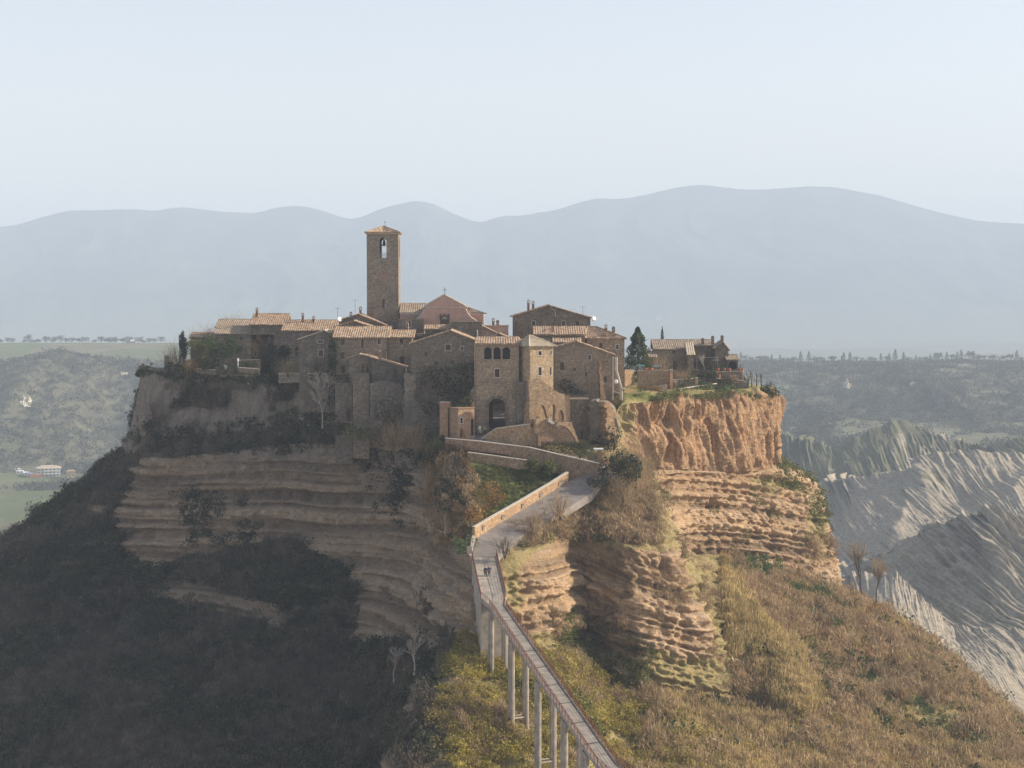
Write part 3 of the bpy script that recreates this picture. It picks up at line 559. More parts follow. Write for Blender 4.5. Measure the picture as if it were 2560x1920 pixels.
def loc(info, px, py, dy=0):
    c = P(info['cx'], py, info['D'] + dy); return ((px - info['cx']) * info['s'] / math.cos(info['a']), dy, c.z - info['zb'])
def slab(name, label, cat, pts, D, thick, mat, rot=0, group=None, rough=.12, cut=.5, holes=(), dark=None, seed=1):
    """a thick upright wall whose outline is given in photo pixels at distance D; ragged like old masonry"""
    xs = [p[0] for p in pts]; cx = (min(xs) + max(xs)) / 2; yb = max(p[1] for p in pts); c = P(cx, yb, D); s = D / F; ca = math.cos(R(rot)); rng = random.Random(seed)
    root = empty(name, c, R(rot), label=label, cat=cat, group=group)
    L = [((x - cx) * s / ca, P(cx, y, D).z - c.z) for x, y in pts]; out = []
    for i in range(len(L)):
        a, b = Vector(L[i]), Vector(L[(i + 1) % len(L)]); n = max(1, int((b - a).length / cut))
        for k in range(n):
            q = a.lerp(b, k / n); out.append((q.x + rng.uniform(-rough, rough), q.y + rng.uniform(-rough, rough)) if rough else (q.x, q.y))
    mb = MB(); n = len(out); mb.v = [(x, 0, z) for x, z in out] + [(x, thick, z) for x, z in out]; mb.f = [tuple(range(n)), tuple(range(2 * n - 1, n - 1, -1))] + [(i, i + n, (i + 1) % n + n, (i + 1) % n) for i in range(n)]
    mb.build('masonry', T[mat], root); return root
def wallrun(name, label, cat, pts, thick, mat, cope=.12, group=None, lift=0, back=True, copemat='cope'):
    """a wall following the ground: pts = (px, ytop, ybottom, D)"""
    A = [P(x, y0, D) for x, y0, y1, D in pts]; B = [P(x, y1, D) for x, y0, y1, D in pts]; o = A[0].copy(); root = empty(name, o, label=label, cat=cat, group=group)
    mb = MB(); cb = MB(); n = len(pts); nr = []
    for i in range(n):
        d = A[min(i + 1, n - 1)] - A[max(i - 1, 0)]; d.z = 0; d.normalize(); nr.append(Vector((-d.y, d.x, 0)))
    if nr[0].y < 0: nr = [-q for q in nr]
    a = [p - o for p in A]; b = [Vector((p.x, p.y, q.z)) - o for p, q in zip(A, B)]
    for i in range(n - 1):
        f0, f1, k0, k1 = a[i], a[i + 1], a[i] + nr[i] * thick, a[i + 1] + nr[i + 1] * thick; dz0 = Vector((0, 0, b[i].z - a[i].z)); dz1 = Vector((0, 0, b[i + 1].z - a[i + 1].z))
        m_ = max(1, int((f1 - f0).length / 1.2))
        mb.poly([f0 + dz0, f1 + dz1, f1, f0]); mb.poly([k1 + dz1, k0 + dz0, k0, k1]); mb.poly([f0, f1, k1, k0])
        e = .07; c0, c1 = f0 - nr[i] * e + Vector((0, 0, .004)), f1 - nr[i + 1] * e + Vector((0, 0, .004)); d0, d1 = k0 + nr[i] * e + Vector((0, 0, .004)), k1 + nr[i + 1] * e + Vector((0, 0, .004)); up = Vector((0, 0, cope))
        if cope: cb.poly([c0, c1, c1 + up, c0 + up]); cb.poly([d1, d0, d0 + up, d1 + up]); cb.poly([c0 + up, c1 + up, d1 + up, d0 + up])
    for i, t in ((0, 0), (n - 1, 1)):
        dz = Vector((0, 0, b[i].z - a[i].z)); mb.poly([a[i] + dz, a[i], a[i] + nr[i] * thick, a[i] + nr[i] * thick + dz])
    mb.build('masonry', T[mat], root)
    if cope: cb.build('coping', T[copemat], root)
    return root
# ================================================================== THE TOWN
def cross(parent, x, y, z, h, w_, r=.05, name='cross'):
    mb = MB(); mb.tube([(x, y, z), (x, y, z + h)], r, 5); mb.tube([(x - w_, y, z + h * .68), (x + w_, y, z + h * .68)], r, 5); mb.tube([(x, y, z), (x, y, z + h * .16)], r * 2.6, 6); return mb.build(name, T['metal'], parent)
# --- bell tower
D = 376; s = D / F; c = P(957, 830, D); W = 79 * s; h = W / 2
bt = empty('bell_tower', c, 0, label='tall square stone bell tower with tiled pyramid roof and open belfry', cat='bell tower')
Z = lambda y, dd=0: P(957, y, D + dd).z - c.z
H = Z(585); mb = MB(); op = [(h - 8.5 * s + .1, h + 8.5 * s + .1, Z(645), Z(594), 'void arch'), (h - .1, h + .42, Z(771), Z(748), 'slit')]
wallgrid(mb, (-h, 0, 0), (1, 0, 0), W, -3, H, op, .7, (0, 1, 0)); wallgrid(mb, (-h, W, 0), (1, 0, 0), W, -3, H, op[:1], .7, (0, -1, 0))
sop = [(W / 2 - .75, W / 2 + .75, Z(645), Z(594), 'void arch')]
wallgrid(mb, (h, 0, 0), (0, 1, 0), W, -3, H, sop, .7, (-1, 0, 0)); wallgrid(mb, (-h, 0, 0), (0, 1, 0), W, -3, H, sop, .7, (1, 0, 0))
mb.box(-h + .71, h - .71, .71, W - .71, Z(648), Z(646)); mb.box(-h + .71, h - .71, .71, W - .71, Z(592), Z(590)); mb.build('wall', T['tufa'], bt)
mb = MB(); mb.box(-h - .12, h + .12, -.12, W + .12, H + .002, H + .28); mb.build('cornice', T['cope'], bt)
filler(bt, (-h, 0, 0), (1, 0, 0), (0, 1, 0), op[1], .5)
rb = MB(); rng = random.Random(4); ap = (0, W / 2, Z(566, 3)); oh = .42; q = [(-h - oh, -oh, H + .3), (h + oh, -oh, H + .3), (h + oh, W + oh, H + .3), (-h - oh, W + oh, H + .3)]
for i in range(4): tileplane(rb, q[i], q[(i + 1) % 4], ap, ap, rng, per=.5, amp=.1)
for p in q: rb.tube([Vector(p) + Vector((0, 0, .1)), Vector(ap) + Vector((0, 0, .1))], .12, 5)
rf = rb.build('roof', T['tile1'], bt); cross(bt, 0.3, W / 2, ap[2], 1.3, .3, .035)
mb = MB(); mb.tube([(-.9, W / 2, Z(598)), (.9, W / 2, Z(598))], .1, 6); pr = [(.06, .0), (.2, -.05), (.27, -.3), (.33, -.8), (.5, -1.15), (.52, -1.2)]
zz = Z(599); mb.tube([(.1, W / 2, zz + b_) for a_, b_ in pr], [a_ for a_, b_ in pr], 14); mb.tube([(.1, W / 2, zz - 1.2), (.1, W / 2, zz - 1.5)], .07, 6)
mb.tube([(-.55, W / 2, Z(598)), (-.62, W / 2, Z(622))], .05, 5); mb.tube([(.75, W / 2, Z(598)), (.8, W / 2, Z(622))], .05, 5); mb.build('bell', T['bell'], bt)
mb = MB(); ox = .1; zr = Z(632); zl = Z(643)
for k in range(3): mb.tube([(ox - .72, .35, zl + (zr - zl) * k / 2), (ox + .72, .35, zl + (zr - zl) * k / 2)], .035, 4)
for k in range(4):
    x0 = ox - .72 + k * .36; mb.tube([(x0, .35, zl), (x0 + .36, .35, zr)], .03, 4); mb.tube([(x0 + .36, .35, zl), (x0, .35, zr)], .03, 4)
mb.build('railing', T['frame'], bt)
mb = MB(); mb.box(-.6, 1.55, -.03, .05, Z(703), Z(683)); mb.box(-.6, 1.6, -.06, .05, Z(682.8), Z(681)); mb.build('plaster_patch', flat('faded_plaster', (.25, .165, .13)), bt)
# --- church
D = 368; s = D / F; c = P(1112, 830, D)
ch = empty('church', c, 0, label='pink plastered church front with low pediment, curved shoulders and iron cross', cat='church')
X_ = lambda x, d=0: (x - 1112) * s; Z = lambda y, dd=0: P(1112, y, D + dd).z - c.z
out = [(1112, 739), (1062, 767), (1062, 775), (1052, 790), (1040, 802), (1022, 815), (1000, 820), (1000, 845), (1200, 845), (1200, 806), (1191, 804), (1178, 795), (1169, 784), (1164, 774), (1164, 767)]
mb = MB(); pt = [(X_(x), Z(y)) for x, y in out]; n = len(pt); mb.v = [(x, 0, z) for x, z in pt] + [(x, .9, z) for x, z in pt]; mb.f = [tuple(range(n)), tuple(range(2 * n - 1, n - 1, -1))] + [(i, i + n, (i + 1) % n + n, (i + 1) % n) for i in range(n)]
mb.build('wall', T['pink'], ch)
mb = MB()
for a_, b_ in (((1112, 738), (1060, 767)), ((1112, 738), (1166, 767)), ((1164, 774), (1169, 784)), ((1169, 784), (1178, 795)), ((1178, 795), (1192, 804)), ((1062, 774), (1052, 790)), ((1052, 790), (1040, 802)), ((1040, 802), (1022, 815))):
    mb.tube([(X_(a_[0]), .35, Z(a_[1]) + .12), (X_(b_[0]), .35, Z(b_[1]) + .12)], .26 if a_[0] == 1112 else .17, 6)
mb.box(X_(1062), X_(1164), -.12, -.001, Z(769.5), Z(768)); mb.build('cornice', T['cope'], ch)
cross(ch, 0, .4, Z(739), 1.75, .45, .05)
mb = MB(); dk = flat('dark_stone_surround', (.10, .085, .075)); x0, x1 = X_(1100), X_(1123)
for a_, b_ in ((x0, x0 + .28), (x1 - .28, x1)): mb.box(a_, b_, -.22, -.002, Z(832), Z(795)); mb.box(a_ - .06, b_ + .06, -.27, -.22, Z(796.5), Z(785))
mb.tube([(x0, -.15, Z(796)), ((x0 + x1) / 2, -.15, Z(788)), (x1, -.15, Z(796))], .14, 5); mb.box(x0, x1, -.2, -.003, Z(799), Z(797)); mb.tube([((x0 + x1) / 2, -.15, Z(788)), ((x0 + x1) / 2, -.15, Z(783))], .1, 5)
po = mb.build('portal', dk, ch); mb = MB(); mb.poly([(x0 + .2, -.01, Z(797)), (x1 - .2, -.01, Z(797)), ((x0 + x1) / 2, -.01, Z(789.5))]); mb.build('pediment', T['frame'], po)
mb = MB(); mb.box(x0 + .3, x1 - .3, -.06, -.004, Z(832), Z(800)); mb.build('door', T['wood'], po)
mb = MB(); mb.box(X_(1058), X_(1165), .91, 18, Z(860), Z(772)); mb.box(X_(995), X_(1208), 6, 14, Z(860), Z(786)); mb.build('nave', T['pinkd'], ch)
rb = MB(); rng = random.Random(8); e = .3
tileplane(rb, (X_(1062) - e, 18.3, Z(769)), (X_(1062) - e, .9, Z(769)), (0, 18.3, Z(741)), (0, .9, Z(741)), rng); tileplane(rb, (X_(1164) + e, .9, Z(769)), (X_(1164) + e, 18.3, Z(769)), (.002, .9, Z(741) - .003), (.002, 18.3, Z(741) - .003), rng)
tileplane(rb, (X_(993), 5.7, Z(783)), (X_(1060), 5.7, Z(783)), (X_(993), 11, Z(758, 11)), (X_(1060), 11, Z(758, 11)), rng)
tileplane(rb, (X_(1164), 5.7, Z(783)), (X_(1216), 5.7, Z(783.5)), (X_(1160), 9, Z(766, 9)), (X_(1166), 9, Z(768, 9)), rng); tileplane(rb, (X_(1060), 14.3, Z(783)), (X_(993), 14.3, Z(783)), (X_(1060), 11.001, Z(758, 11)), (X_(993), 11.001, Z(758, 11)), rng)
rb.build('roof', T['tile2'], ch)
H_ = house
W1 = 'win'; 
# --- row of houses on the left front
H_('stone_house', 'long stone house with a continuous tiled roof above the ivy corner', 839, 966, 935, 842, 356, 7, ('front', 817, .95), ops=[(853,861,845,862,'win'), (904,909,848,870,'shut'), (944,952,846,861,'win sur'), (920,927,885,897,'shut sur'), (850,861,881,896,'win'), (853,863,915,932,'shut')], oh=.7, extra_base=6)
H_('stone_house', 'short stone house with two tall dark windows left of the broad gable', 967, 1030, 935, 843, 357, 7, ('front', 826, .95), ops=[(1000,1008,844,858,'door'), (1000,1011,891,911,'shut')], oh=.5, extra_base=8)
H_('stone_house', 'tiled roof with aerials just behind the left slope of the big gable', 1015, 1110, 870, 842, 364, 7, ('front', 818, .9), oh=.3, chim=[(1022, 832, .5, 0, 4)])
g1, gi = H_('gabled_house', 'broad dark gabled house left of the gate tower', 1028, 1187, 1021, 860, 340, 12, ('gable', 1126.8, 826, 857, 850), wall='tufad', ops=[(1152,1159,866,876,'win sur'), (1062,1069,880,891,'shut'), (1160,1166,905,915,'slit'), (1114,1127,861,876,'shut sur'), (1086,1095,903,914,'win'), (1127,1136,900,911,'win'), (1085,1093,850,860,'shut'), (1139,1143,854,858,'slit')], oh=.35, extra_base=8, cat='house')
# small gable in front of the long house
H_('gabled_house', 'little gabled annexe with two tall openings in front of the long house', 872, 928, 936, 892, 351, 5, ('gable', 899, 886, 895, 891), wall='tufad', ops=[(905,909,913,934,'shut'), (917,921,917,934,'shut')], extra_base=6, thick=.1)
n2, ni = H_('stone_house', 'dark lean-to house with a thin sloping roof and a stubby chimney below the tall window', 929, 1012, 1040, 905, 348, 6, ('mono', 893, 918), wall='tufad', chim=[(948, 890, .6, 0, 1.2)], ops=[(967,973,925,934,'slit'), (984,993,925,944,'shut')], extra_base=8, thick=.1)
H_('tower_house', 'square dark bastion with a flat top at the foot of the little gable', 882, 923, 1045, 936, 345, 5, ('flat',), wall='tufad', extra_base=8, tile='tufad')
H_('stone_house', 'dark lower house with a deep doorway beside the square bastion', 838, 881, 1058, 960, 349, 5, ('flat',), wall='tufad', ops=[(882-16,878,1022,1052,'door')], extra_base=8, tile='tufad')
slab('ruined_wall', 'dark lower wall with a half buried arch above the leafless bush', 'wall', [(924, 1070), (924, 960), (950, 950), (1000, 960), (1014, 985), (1014, 1070), (994, 1070), (990, 1050), (975, 1038), (962, 1042), (952, 1058), (950, 1070)], 343, 1.6, 'tufad', seed=3)
slab('ruined_wall', 'ragged broken house wall with a sunlit stepped end below the big gable', 'wall', [(1013, 1080), (1013, 936), (1019, 930), (1033, 938), (1040, 936), (1042, 946), (1033, 953), (1040, 962), (1041, 975), (1036, 990), (1040, 1001), (1050, 1015), (1053, 1022), (1070, 1025), (1088, 1031), (1098, 1034), (1098, 1085)], 337, 1.4, 'tufad', rot=10, seed=5, rough=.2)
# --- gate tower
D = 328; s = D / F; cx = 1243.5; c = P(cx, 1084, D); Z = lambda y, dd=0: P(cx, y, D + dd).z - c.z; X_ = lambda x: (x - cx) * s; h = 54 * s; dp = 9.0
gt = empty('gate_tower', c, 0, label='stone gate tower with three arched loggia openings above the tall town gateway', cat='gate tower')
H = Z(858); L = lambda x: (x - cx) * s + h
ops = [(L(1210.5), L(1229), Z(898), Z(868), 'arch'), (L(1234), L(1251.5), Z(898), Z(868), 'arch'), (L(1256.5), L(1275), Z(898), Z(868), 'arch'), (L(1237), L(1248.7), Z(943), Z(922.5), 'shut sur'), (L(1222), L(1263), -.0, Z(996), 'void arch')]
mb = MB(); wallgrid(mb, (-h, 0, 0), (1, 0, 0), 2 * h, -2.5, H, ops, .6, (0, 1, 0)); inner = [(L(1231), L(1263) - .1, 0, Z(1000), 'void arch')]
wallgrid(mb, (-h, dp, 0), (1, 0, 0), 2 * h, -2.5, H, inner, .6, (0, -1, 0))
for sx in (-h, h): mb.poly([(sx, 0, -2.5), (sx, dp, -2.5), (sx, dp, H), (sx, 0, H)])
mb.build('wall', T['tufa'], gt)
mb = MB(); n = 12; a0, a1 = X_(1222), X_(1263); r = (a1 - a0) / 2; cxm = (a0 + a1) / 2; zt = Z(996) - r      # vaulted passage
prof = [(a0, 0)] + [(cxm - r * math.cos(math.pi * k / n), zt + r * math.sin(math.pi * k / n)) for k in range(n + 1)] + [(a1, 0)]
for k in range(len(prof) - 1): (x0, z0), (x1, z1) = prof[k], prof[k + 1]; mb.poly([(x0, .6, z0), (x1, .6, z1), (x1, dp - .6, z1), (x0, dp - .6, z0)])
mb.build('vault', T['tufad'], gt)
mb = MB(); n = 14; ro = r + .55
for k in range(n):
    t0, t1 = math.pi * k / n, math.pi * (k + 1) / n; g = .02
    q0 = [(cxm - q * math.cos(t), zt + q * math.sin(t)) for q, t in ((r + .02, t0 + g), (ro, t0 + g), (ro, t1 - g), (r + .02, t1 - g))]
    mb.poly([(x, -.12, z) for x, z in q0])
    for i in range(4): x0, z0 = q0[i]; x1, z1 = q0[(i + 1) % 4]; mb.poly([(x0, -.12, z0), (x1, -.12, z1), (x1, 0, z1), (x0, 0, z0)])
for x0, x1 in ((a0 - .55, a0 - .02), (a1 + .02, a1 + .55)): mb.box(x0, x1, -.12, -.002, -.2, zt)
mb.build('archway', T['tufad'], gt)
for o in ops[:4]: filler(gt, (-h, 0, 0), (1, 0, 0), (0, 1, 0), o, .6)
mb = MB(); mb.box(-h, h, -.1, -.002, Z(900.5), Z(898.5)); mb.box(-h, h, -.14, -.001, Z(955), Z(952)); mb.build('string_course', T['tufa'], gt)
rb = MB(); rng = random.Random(9); tileplane(rb, (-h - .3, -.5, H - .12), (h + .3, -.5, H - .12), (-h - .1, 5, Z(843, 5)), (h + .1, 5, Z(843, 5)), rng); tileplane(rb, (h + .3, dp + .4, H), (-h - .3, dp + .4, H), (h + .1, 5.01, Z(843, 5)), (-h - .1, 5.01, Z(843, 5)), rng)
rb.tube([(-h, 5, Z(842, 5)), (h, 5, Z(842, 5))], .13, 5)
for sx in (-h + .01, h - .01): rb.poly([(sx, 0, H), (sx, 5, Z(843, 5)), (sx, dp, H)])
rb.build('roof', T['tile1'], gt)
mb = MB(); mb.poly([(X_(1197) - 2.2, .1, Z(1090)), (-h - .001, -.7, Z(1090)), (-h - .001, -.02, Z(960)), (-h - .9, .3, Z(975))]); mb.box(-h - 1.2, -h - .003, .3, 5, Z(1090), Z(985)); mb.build('buttress', T['tufad'], gt)
# sloping buttress to the right of the gate
D = 327; B = [(1292, 1088), (1292, 954), (1324, 954), (1328, 985), (1334, 1030), (1338, 1062), (1340, 1088)]
slab('buttress_wall', 'dark sloping buttress wall between the gateway and the ruined stair house', 'wall', B, 326.4, 5, 'tufad', seed=7, rough=.06)
slab('buttress_wall', 'small sunlit raking buttress right of the gateway', 'wall', [(1317, 1075), (1318, 1045), (1322, 1010), (1325, 1002), (1334, 1040), (1338, 1075)], 323.5, 1.5, 'rubble', rot=25, seed=8, rough=.05)
# narrow recessed house with a balcony between the tower and the tan house
r1_, ri = H_('stone_house', 'narrow recessed house with an arched balcony between the gate tower and the tan house', 1299, 1330, 956, 852, 333, 7, ('mono', 850, 861), wall='tufad', ops=[(1306,1312,872,886,'win'), (1303,1315,916,952,'arch door')], tile='tile2')
mb = MB(); l0 = loc(ri, 1299, 935); mb.box(l0[0], l0[0] + 1.7, -.9, -.002, l0[2] - .1, l0[2]); [mb.tube([(l0[0] + .1 + k * .3, -.85, l0[2]), (l0[0] + .1 + k * .3, -.85, l0[2] + 1)], .025, 4) for k in range(6)]; mb.tube([(l0[0], -.85, l0[2] + 1), (l0[0] + 1.7, -.85, l0[2] + 1)], .03, 4); mb.build('balcony', T['rust'], r1_)
tn, ti = H_('tower_house', 'narrow sunlit tan house with four framed windows right of the gate tower', 1325, 1384, 975, 864, 327, 5.5, ('hip', 840, .25, .35), rot=27, wall='tan', tile='tile3', ops=[(1346,1354,878,888,'win sur'), (1376,1379.5,877,887,'win sur'), (1346,1354,918,938,'win sur'), (1375,1379,918,938,'win sur')], oh=.45, extra_base=8, cat='house')
# ruined stair house below
slab('ruined_house', 'sunlit ruined stone wall with two broken arches and a sloping top under the tan house', 'ruin', [(1324, 1060), (1323, 1010), (1322, 950), (1350, 946), (1372, 965), (1398, 983), (1412, 986), (1413, 1010), (1418, 1052), (1411, 1053), (1410, 1035), (1404, 1024), (1398, 1030), (1397, 1054), (1388, 1054), (1388, 1012), (1376, 1010), (1374, 1018), (1370, 1046), (1366, 1030), (1360, 1014), (1345, 1010), (1340, 1018), (1338, 1046), (1338, 1060)], 324.5, 1.1, 'rubble', rot=22, seed=11, rough=.08)
slab('ruined_house', 'rubble mound wall carrying the stair below the broken arches', 'ruin', [(1338, 1085), (1338, 1048), (1352, 1044), (1366, 1048), (1380, 1056), (1392, 1062), (1388, 1072), (1376, 1080), (1360, 1087)], 323, 1.6, 'rubble', rot=22, seed=12, rough=.16)
slab('ruined_house', 'dark inner room wall seen through the broken arches', 'ruin', [(1326, 1075), (1326, 975), (1425, 990), (1425, 1075)], 329, .6, 'brick', rot=15, seed=13, rough=.02)
slab('ruined_wall', 'sunlit leaning half arch of masonry below the ruined stair house', 'wall', [(1396, 1056), (1430, 1057), (1436, 1075), (1443, 1094), (1449, 1106), (1443, 1106), (1434, 1092), (1424, 1076), (1414, 1066), (1402, 1062), (1390, 1064)], 322.5, 1.0, 'rubble', rot=20, seed=14, rough=.08)
slab('ruined_wall', 'dark vault back wall inside the leaning half arch', 'wall', [(1366, 1110), (1372, 1080), (1392, 1064), (1415, 1066), (1435, 1090), (1446, 1112)], 326, .6, 'brick', rot=10, seed=15, rough=.03)
slab('ruined_wall', 'low broken brick wall above the clipped hedge', 'wall', [(1346, 1115), (1346, 1083), (1365, 1082), (1380, 1088), (1388, 1112)], 322, .8, 'brick', rot=15, seed=16)
# stair rail
st = empty('stair', P(1366, 1046, 323.2), R(22), label='short outdoor stair with a dark handrail in the ruined house', cat='stair'); mb = MB()
for k in range(8): mb.box(k * .28, k * .28 + .3, -1.0, .3, -k * .19 - .6, -k * .19)
mb.build('steps', T['frame'], st); mb = MB(); mb.tube([(0, -1, .9), (2.3, -1, -.6)], .05, 5); [mb.tube([(k * .46, -1, .9 - k * .3), (k * .46, -1, -.1 - k * .3)], .03, 4) for k in range(6)]; mb.build('handrail', T['metal'], st)
# --- big house right of the tan house and its neighbours
yb_, yi = H_('stone_house', 'tall dark house with a long right-hand roof slope and a sunlit right edge', 1386, 1531, 1003, 886, 345, 13, ('gable', 1441, 853, 868, 885), wall='tufa', ops=[(1470,1477,888,899,'win sur'), (1462,1468,930,940,'slit'), (1400,1411,872,883,'shut'), (1400.5,1410,906,925,'shut'), (1434,1439,920,927,'win'), (1509,1517,941,956,'win'), (1450,1455,1000,1002,'slit')], sops=[(2, 3, 9, 10.2, 'win')], chim=[(1486, 858, .9, 0, 2), (1522, 884, .5, 0, 3)], oh=.5, extra_base=6)
slab('ruined_wall', 'thin broken wall stub with toothed stones standing against the tall dark house', 'wall', [(1502, 1008), (1500, 960), (1497, 930), (1498, 905), (1503, 905), (1504, 930), (1508, 955), (1512, 985), (1516, 1008)], 342.5, 1.4, 'rubble', rot=12, seed=21, rough=.12)
H_('stone_house', 'house with stepped tiled roofs behind the tall dark house', 1337, 1462, 890, 836, 353, 12, ('front', 817, .5), wall='tufad', oh=.4, extra_base=8)
H_('stone_house', 'lower tiled roof in front of the stepped roofs, behind the tan house', 1384, 1450, 890, 856, 350, 5, ('front', 837, .95), wall='tufad', oh=.3)
H_('stone_house', 'tiled hip end left of the stepped roofs', 1335, 1386, 890, 853, 352.5, 6, ('hip', 818, .9, .97), wall='tufad', oh=.3)
H_('stone_house', 'plain dark house with hipped roof and two chimneys beside the conifer', 1467, 1561, 969, 846, 358, 13, ('hip', 818, .04, .3), wall='tufa', chim=[(1517, 829, 1.0, 0, 4), (1535, 835, 1.0, 1, 2.5), (1512, 842, .3, 0, 1), (1536, 844, .4, 0, 1)], ops=[(1498,1506,858,870,'shut'), (1480,1486,880,892,'win'), (1540,1546,862,873,'win sur')], oh=.4, extra_base=8)
# timber stair frame at its right edge
fr = empty('timber_frame', P(1531, 1000, 344.4), 0, label='tall pale timber props and rail on the right edge of the tall dark house', cat='timber frame'); mb = MB(); q = 344.4 / F
zz = lambda y: P(1531, y, 344.4).z - P(1531, 1000, 344.4).z
for pl in ([(1, 1000), (1, 893)], [(7.5, 893), (7.5, 925), (19, 965), (20, 1000)], [(11, 893), (11, 925), (24, 972), (24, 1000)], [(1, 978), (24, 985)], [(20, 970), (34, 972)]): mb.tube([(a_ * q, 0, zz(b_)) for a_, b_ in pl], .13, 5)
mb.build('props', T['cope'], fr)
dm = MB(); dm.tube([(8.5 * q, -.25, zz(954)), (8.6 * q, -.4, zz(954))], [.42, .3], 12); dm.build('dish', T['white'], fr)
# gable house at the back
gb, gbi = H_('gabled_house', 'wide gabled building behind with a pair of chimneys on its left roof slope', 1281.5, 1476, 850, 800, 372, 14, ('gable', 1372, 763, 790, 793.5), wall='tufad', ops=[(1330,1338,803,814,'win sur'), (1405,1413,803,814,'shut sur'), (1440,1447,805,814,'win')], chim=[(1321, 772, 1.6, 0, 1.5), (1333, 769, 1.0, 0, 1.8)], oh=.55, extra_base=8)
mb = MB(); a_ = loc(gbi, 1480, 797); mb.tube([(a_[0] + .3, -.3, a_[2]), (a_[0] + .45, -.55, a_[2] + .1)], [.55, .45], 14); dd_ = mb.build('satellite_dish', T['white'], gb)
mb = MB(); mb.tube([(loc(gbi, 1378, 765)[0], -.1, loc(gbi, 1378, 765)[2]), (loc(gbi, 1380, 772)[0], -.1, loc(gbi, 1380, 772)[2]), (loc(gbi, 1388, 778)[0], -.1, loc(gbi, 1388, 778)[2]), (loc(gbi, 1389, 792)[0], -.1, loc(gbi, 1389, 792)[2])], .09, 5); mb.build('drainpipe', T['cope'], gb)
H_('stone_house', 'pinkish low house with a chimney pair between the church and the wide gabled building', 1207, 1271, 860, 815, 366, 6, ('flat',), wall='pinkd', tile='pinkd', chim=[(1233, 815, 1.3, 0, 2), (1244, 816, .7, 1, 1.5)])
H_('stone_house', 'small house with a steep left roof in front of the pinkish house', 1205, 1250, 865, 838, 361, 5, ('mono', 815, 836), wall='pinkd', tile='tile2')
H_('gabled_house', 'low gable peeping over the gate tower roof', 1222, 1285, 880, 848, 345, 6, ('gable', 1248, 834, 846, 850), wall='tufad')
H_('stone_house', 'plain square block in front of the church, right of the pediment doorway', 1130, 1205, 865, 806, 359, 6, ('flat',), wall='tufad', tile='tufad')
H_('stone_house', 'small tiled roof piece below the church doorway', 1063, 1128, 860, 823, 361.5, 4, ('front', 813, .9), wall='tufad')
H_('stone_house', 'low house with a pale upper door left of the church front', 994, 1060, 850, 800, 366, 5, ('flat',), wall='tufad', tile='tufad', ops=[(1017,1027,797+6,818,'shut sur')])
# roofs behind the long house
H_('gabled_house', 'small dark gable with sloping eaves behind the long house, left of the tower foot', 838, 933, 850, 817, 363, 8, ('gable', 885, 802, 817, 818), wall='tufad', tile='tile1')
g3, g3i = H_('gabled_house', 'dark gable with a stubby chimney stack and aerials below the bell tower', 848, 962, 850, 810, 370, 8, ('gable', 897, 785, 800, 812), wall='tufad', tile='tile1', chim=[(876, 792, .4, 0, 1.5), (900, 784, 1.0, 0, 1.5)])
mb = MB(); a_ = loc(g3i, 849, 799); mb.tube([(a_[0], -.2, a_[2]), (a_[0] + .12, -.45, a_[2] + .15)], [.6, .5], 14); mb.build('satellite_dish', T['white'], g3)
# --- houses at the left end
H_('stone_house', 'low tiled outbuilding at the far left beyond the cypress', 476, 540, 872, 843, 410, 5, ('front', 832, .9), wall='tufad', tile='tile1')
H_('stone_house', 'long low house with a patched roof above the green trees', 538, 684, 862, 834, 402, 5.5, ('front', 816, .95), wall='tufad', tile='tile2', ops=[(600,606,842,850,'win'), (672,674,842,858,'slit')], extra_base=8)
H_('stone_house', 'upper back roof of the long low house at the left', 541, 624, 840, 818, 408, 6, ('front', 799, .9), wall='tufad', tile='tile2')
H_('stone_house', 'taller house with a bright tiled roof and a pointed chimney at the left', 628, 714, 865, 811, 402, 7, ('front', 785, .9), wall='tufad', tile='tile1', chim=[(636, 784, .9, 0, 4.5)])
H_('stone_house', 'house with a wide tiled roof and two small chimneys left of the bell tower', 706, 838, 870, 826, 390, 7, ('front', 801, .9), wall='tufad', tile='tile1', chim=[(751, 800, 1.2, 0, 5), (778, 801, .3, 0, 5)], extra_base=8)
H_('stone_house', 'dark house with a steep roof and a boarded white window', 748, 836, 934, 850, 362, 7, ('gable', 812, 826, 848, 838), wall='tufad', tile='tile3', ops=[(795,808,851,857,'win sur'), (797,808,875,892,'shut sur')], extra_base=8, thick=.1)
# --- houses at the right end
H_('stone_house', 'left half of the long grey-roofed farmhouse in the eastern group', 1636, 1724, 932, 873, 398, 7, ('front', 850, .95), wall='tufa', tile='tile2', ops=[(1681,1688,876,885,'win'), (1682,1692,902,925,'door'), (1712,1716,878,884,'win')])
H_('stone_house', 'right half of the grey-roofed farmhouse with a bulky chimney', 1733, 1786, 930, 863.5, 400, 7, ('front', 850, .9), wall='tufad', tile='tile2', chim=[(1757, 862, 1.0, 1, .6), (1783, 858, 1.2, 1, 1.5)], ops=[(1740,1744,893,899,'slit')])
H_('stone_house', 'narrow lean-to strip roof running down between the two farmhouse halves', 1720, 1734, 928, 886, 394, 5, ('front', 856, .98), wall='tufa', tile='tile3', rot=0)
H_('gabled_house', 'gabled end house with an arched chimney cap in the eastern group', 1788, 1821, 935, 872, 396, 6, ('gable', 1806, 854, 868, 872), wall='tufad', tile='tile2', chim=[(1806, 856, 1.1, 1, 1)])
H_('stone_house', 'tiny tiled outhouse with an open dark front at the far right', 1818, 1845, 925, 899, 394, 4, ('front', 887, .9), wall='tufad', tile='tile2', ops=[(1821,1842,903,923,'arch')])
pg = empty('pergola', P(1768, 930, 396), 0, label='thin white pergola frame in front of the farmhouse right half', cat='pergola'); mb = MB(); q = 396 / F
for x in (-26, 26): mb.tube([(x * q, 0, 0), (x * q, 0, 3.3)], .05, 4)
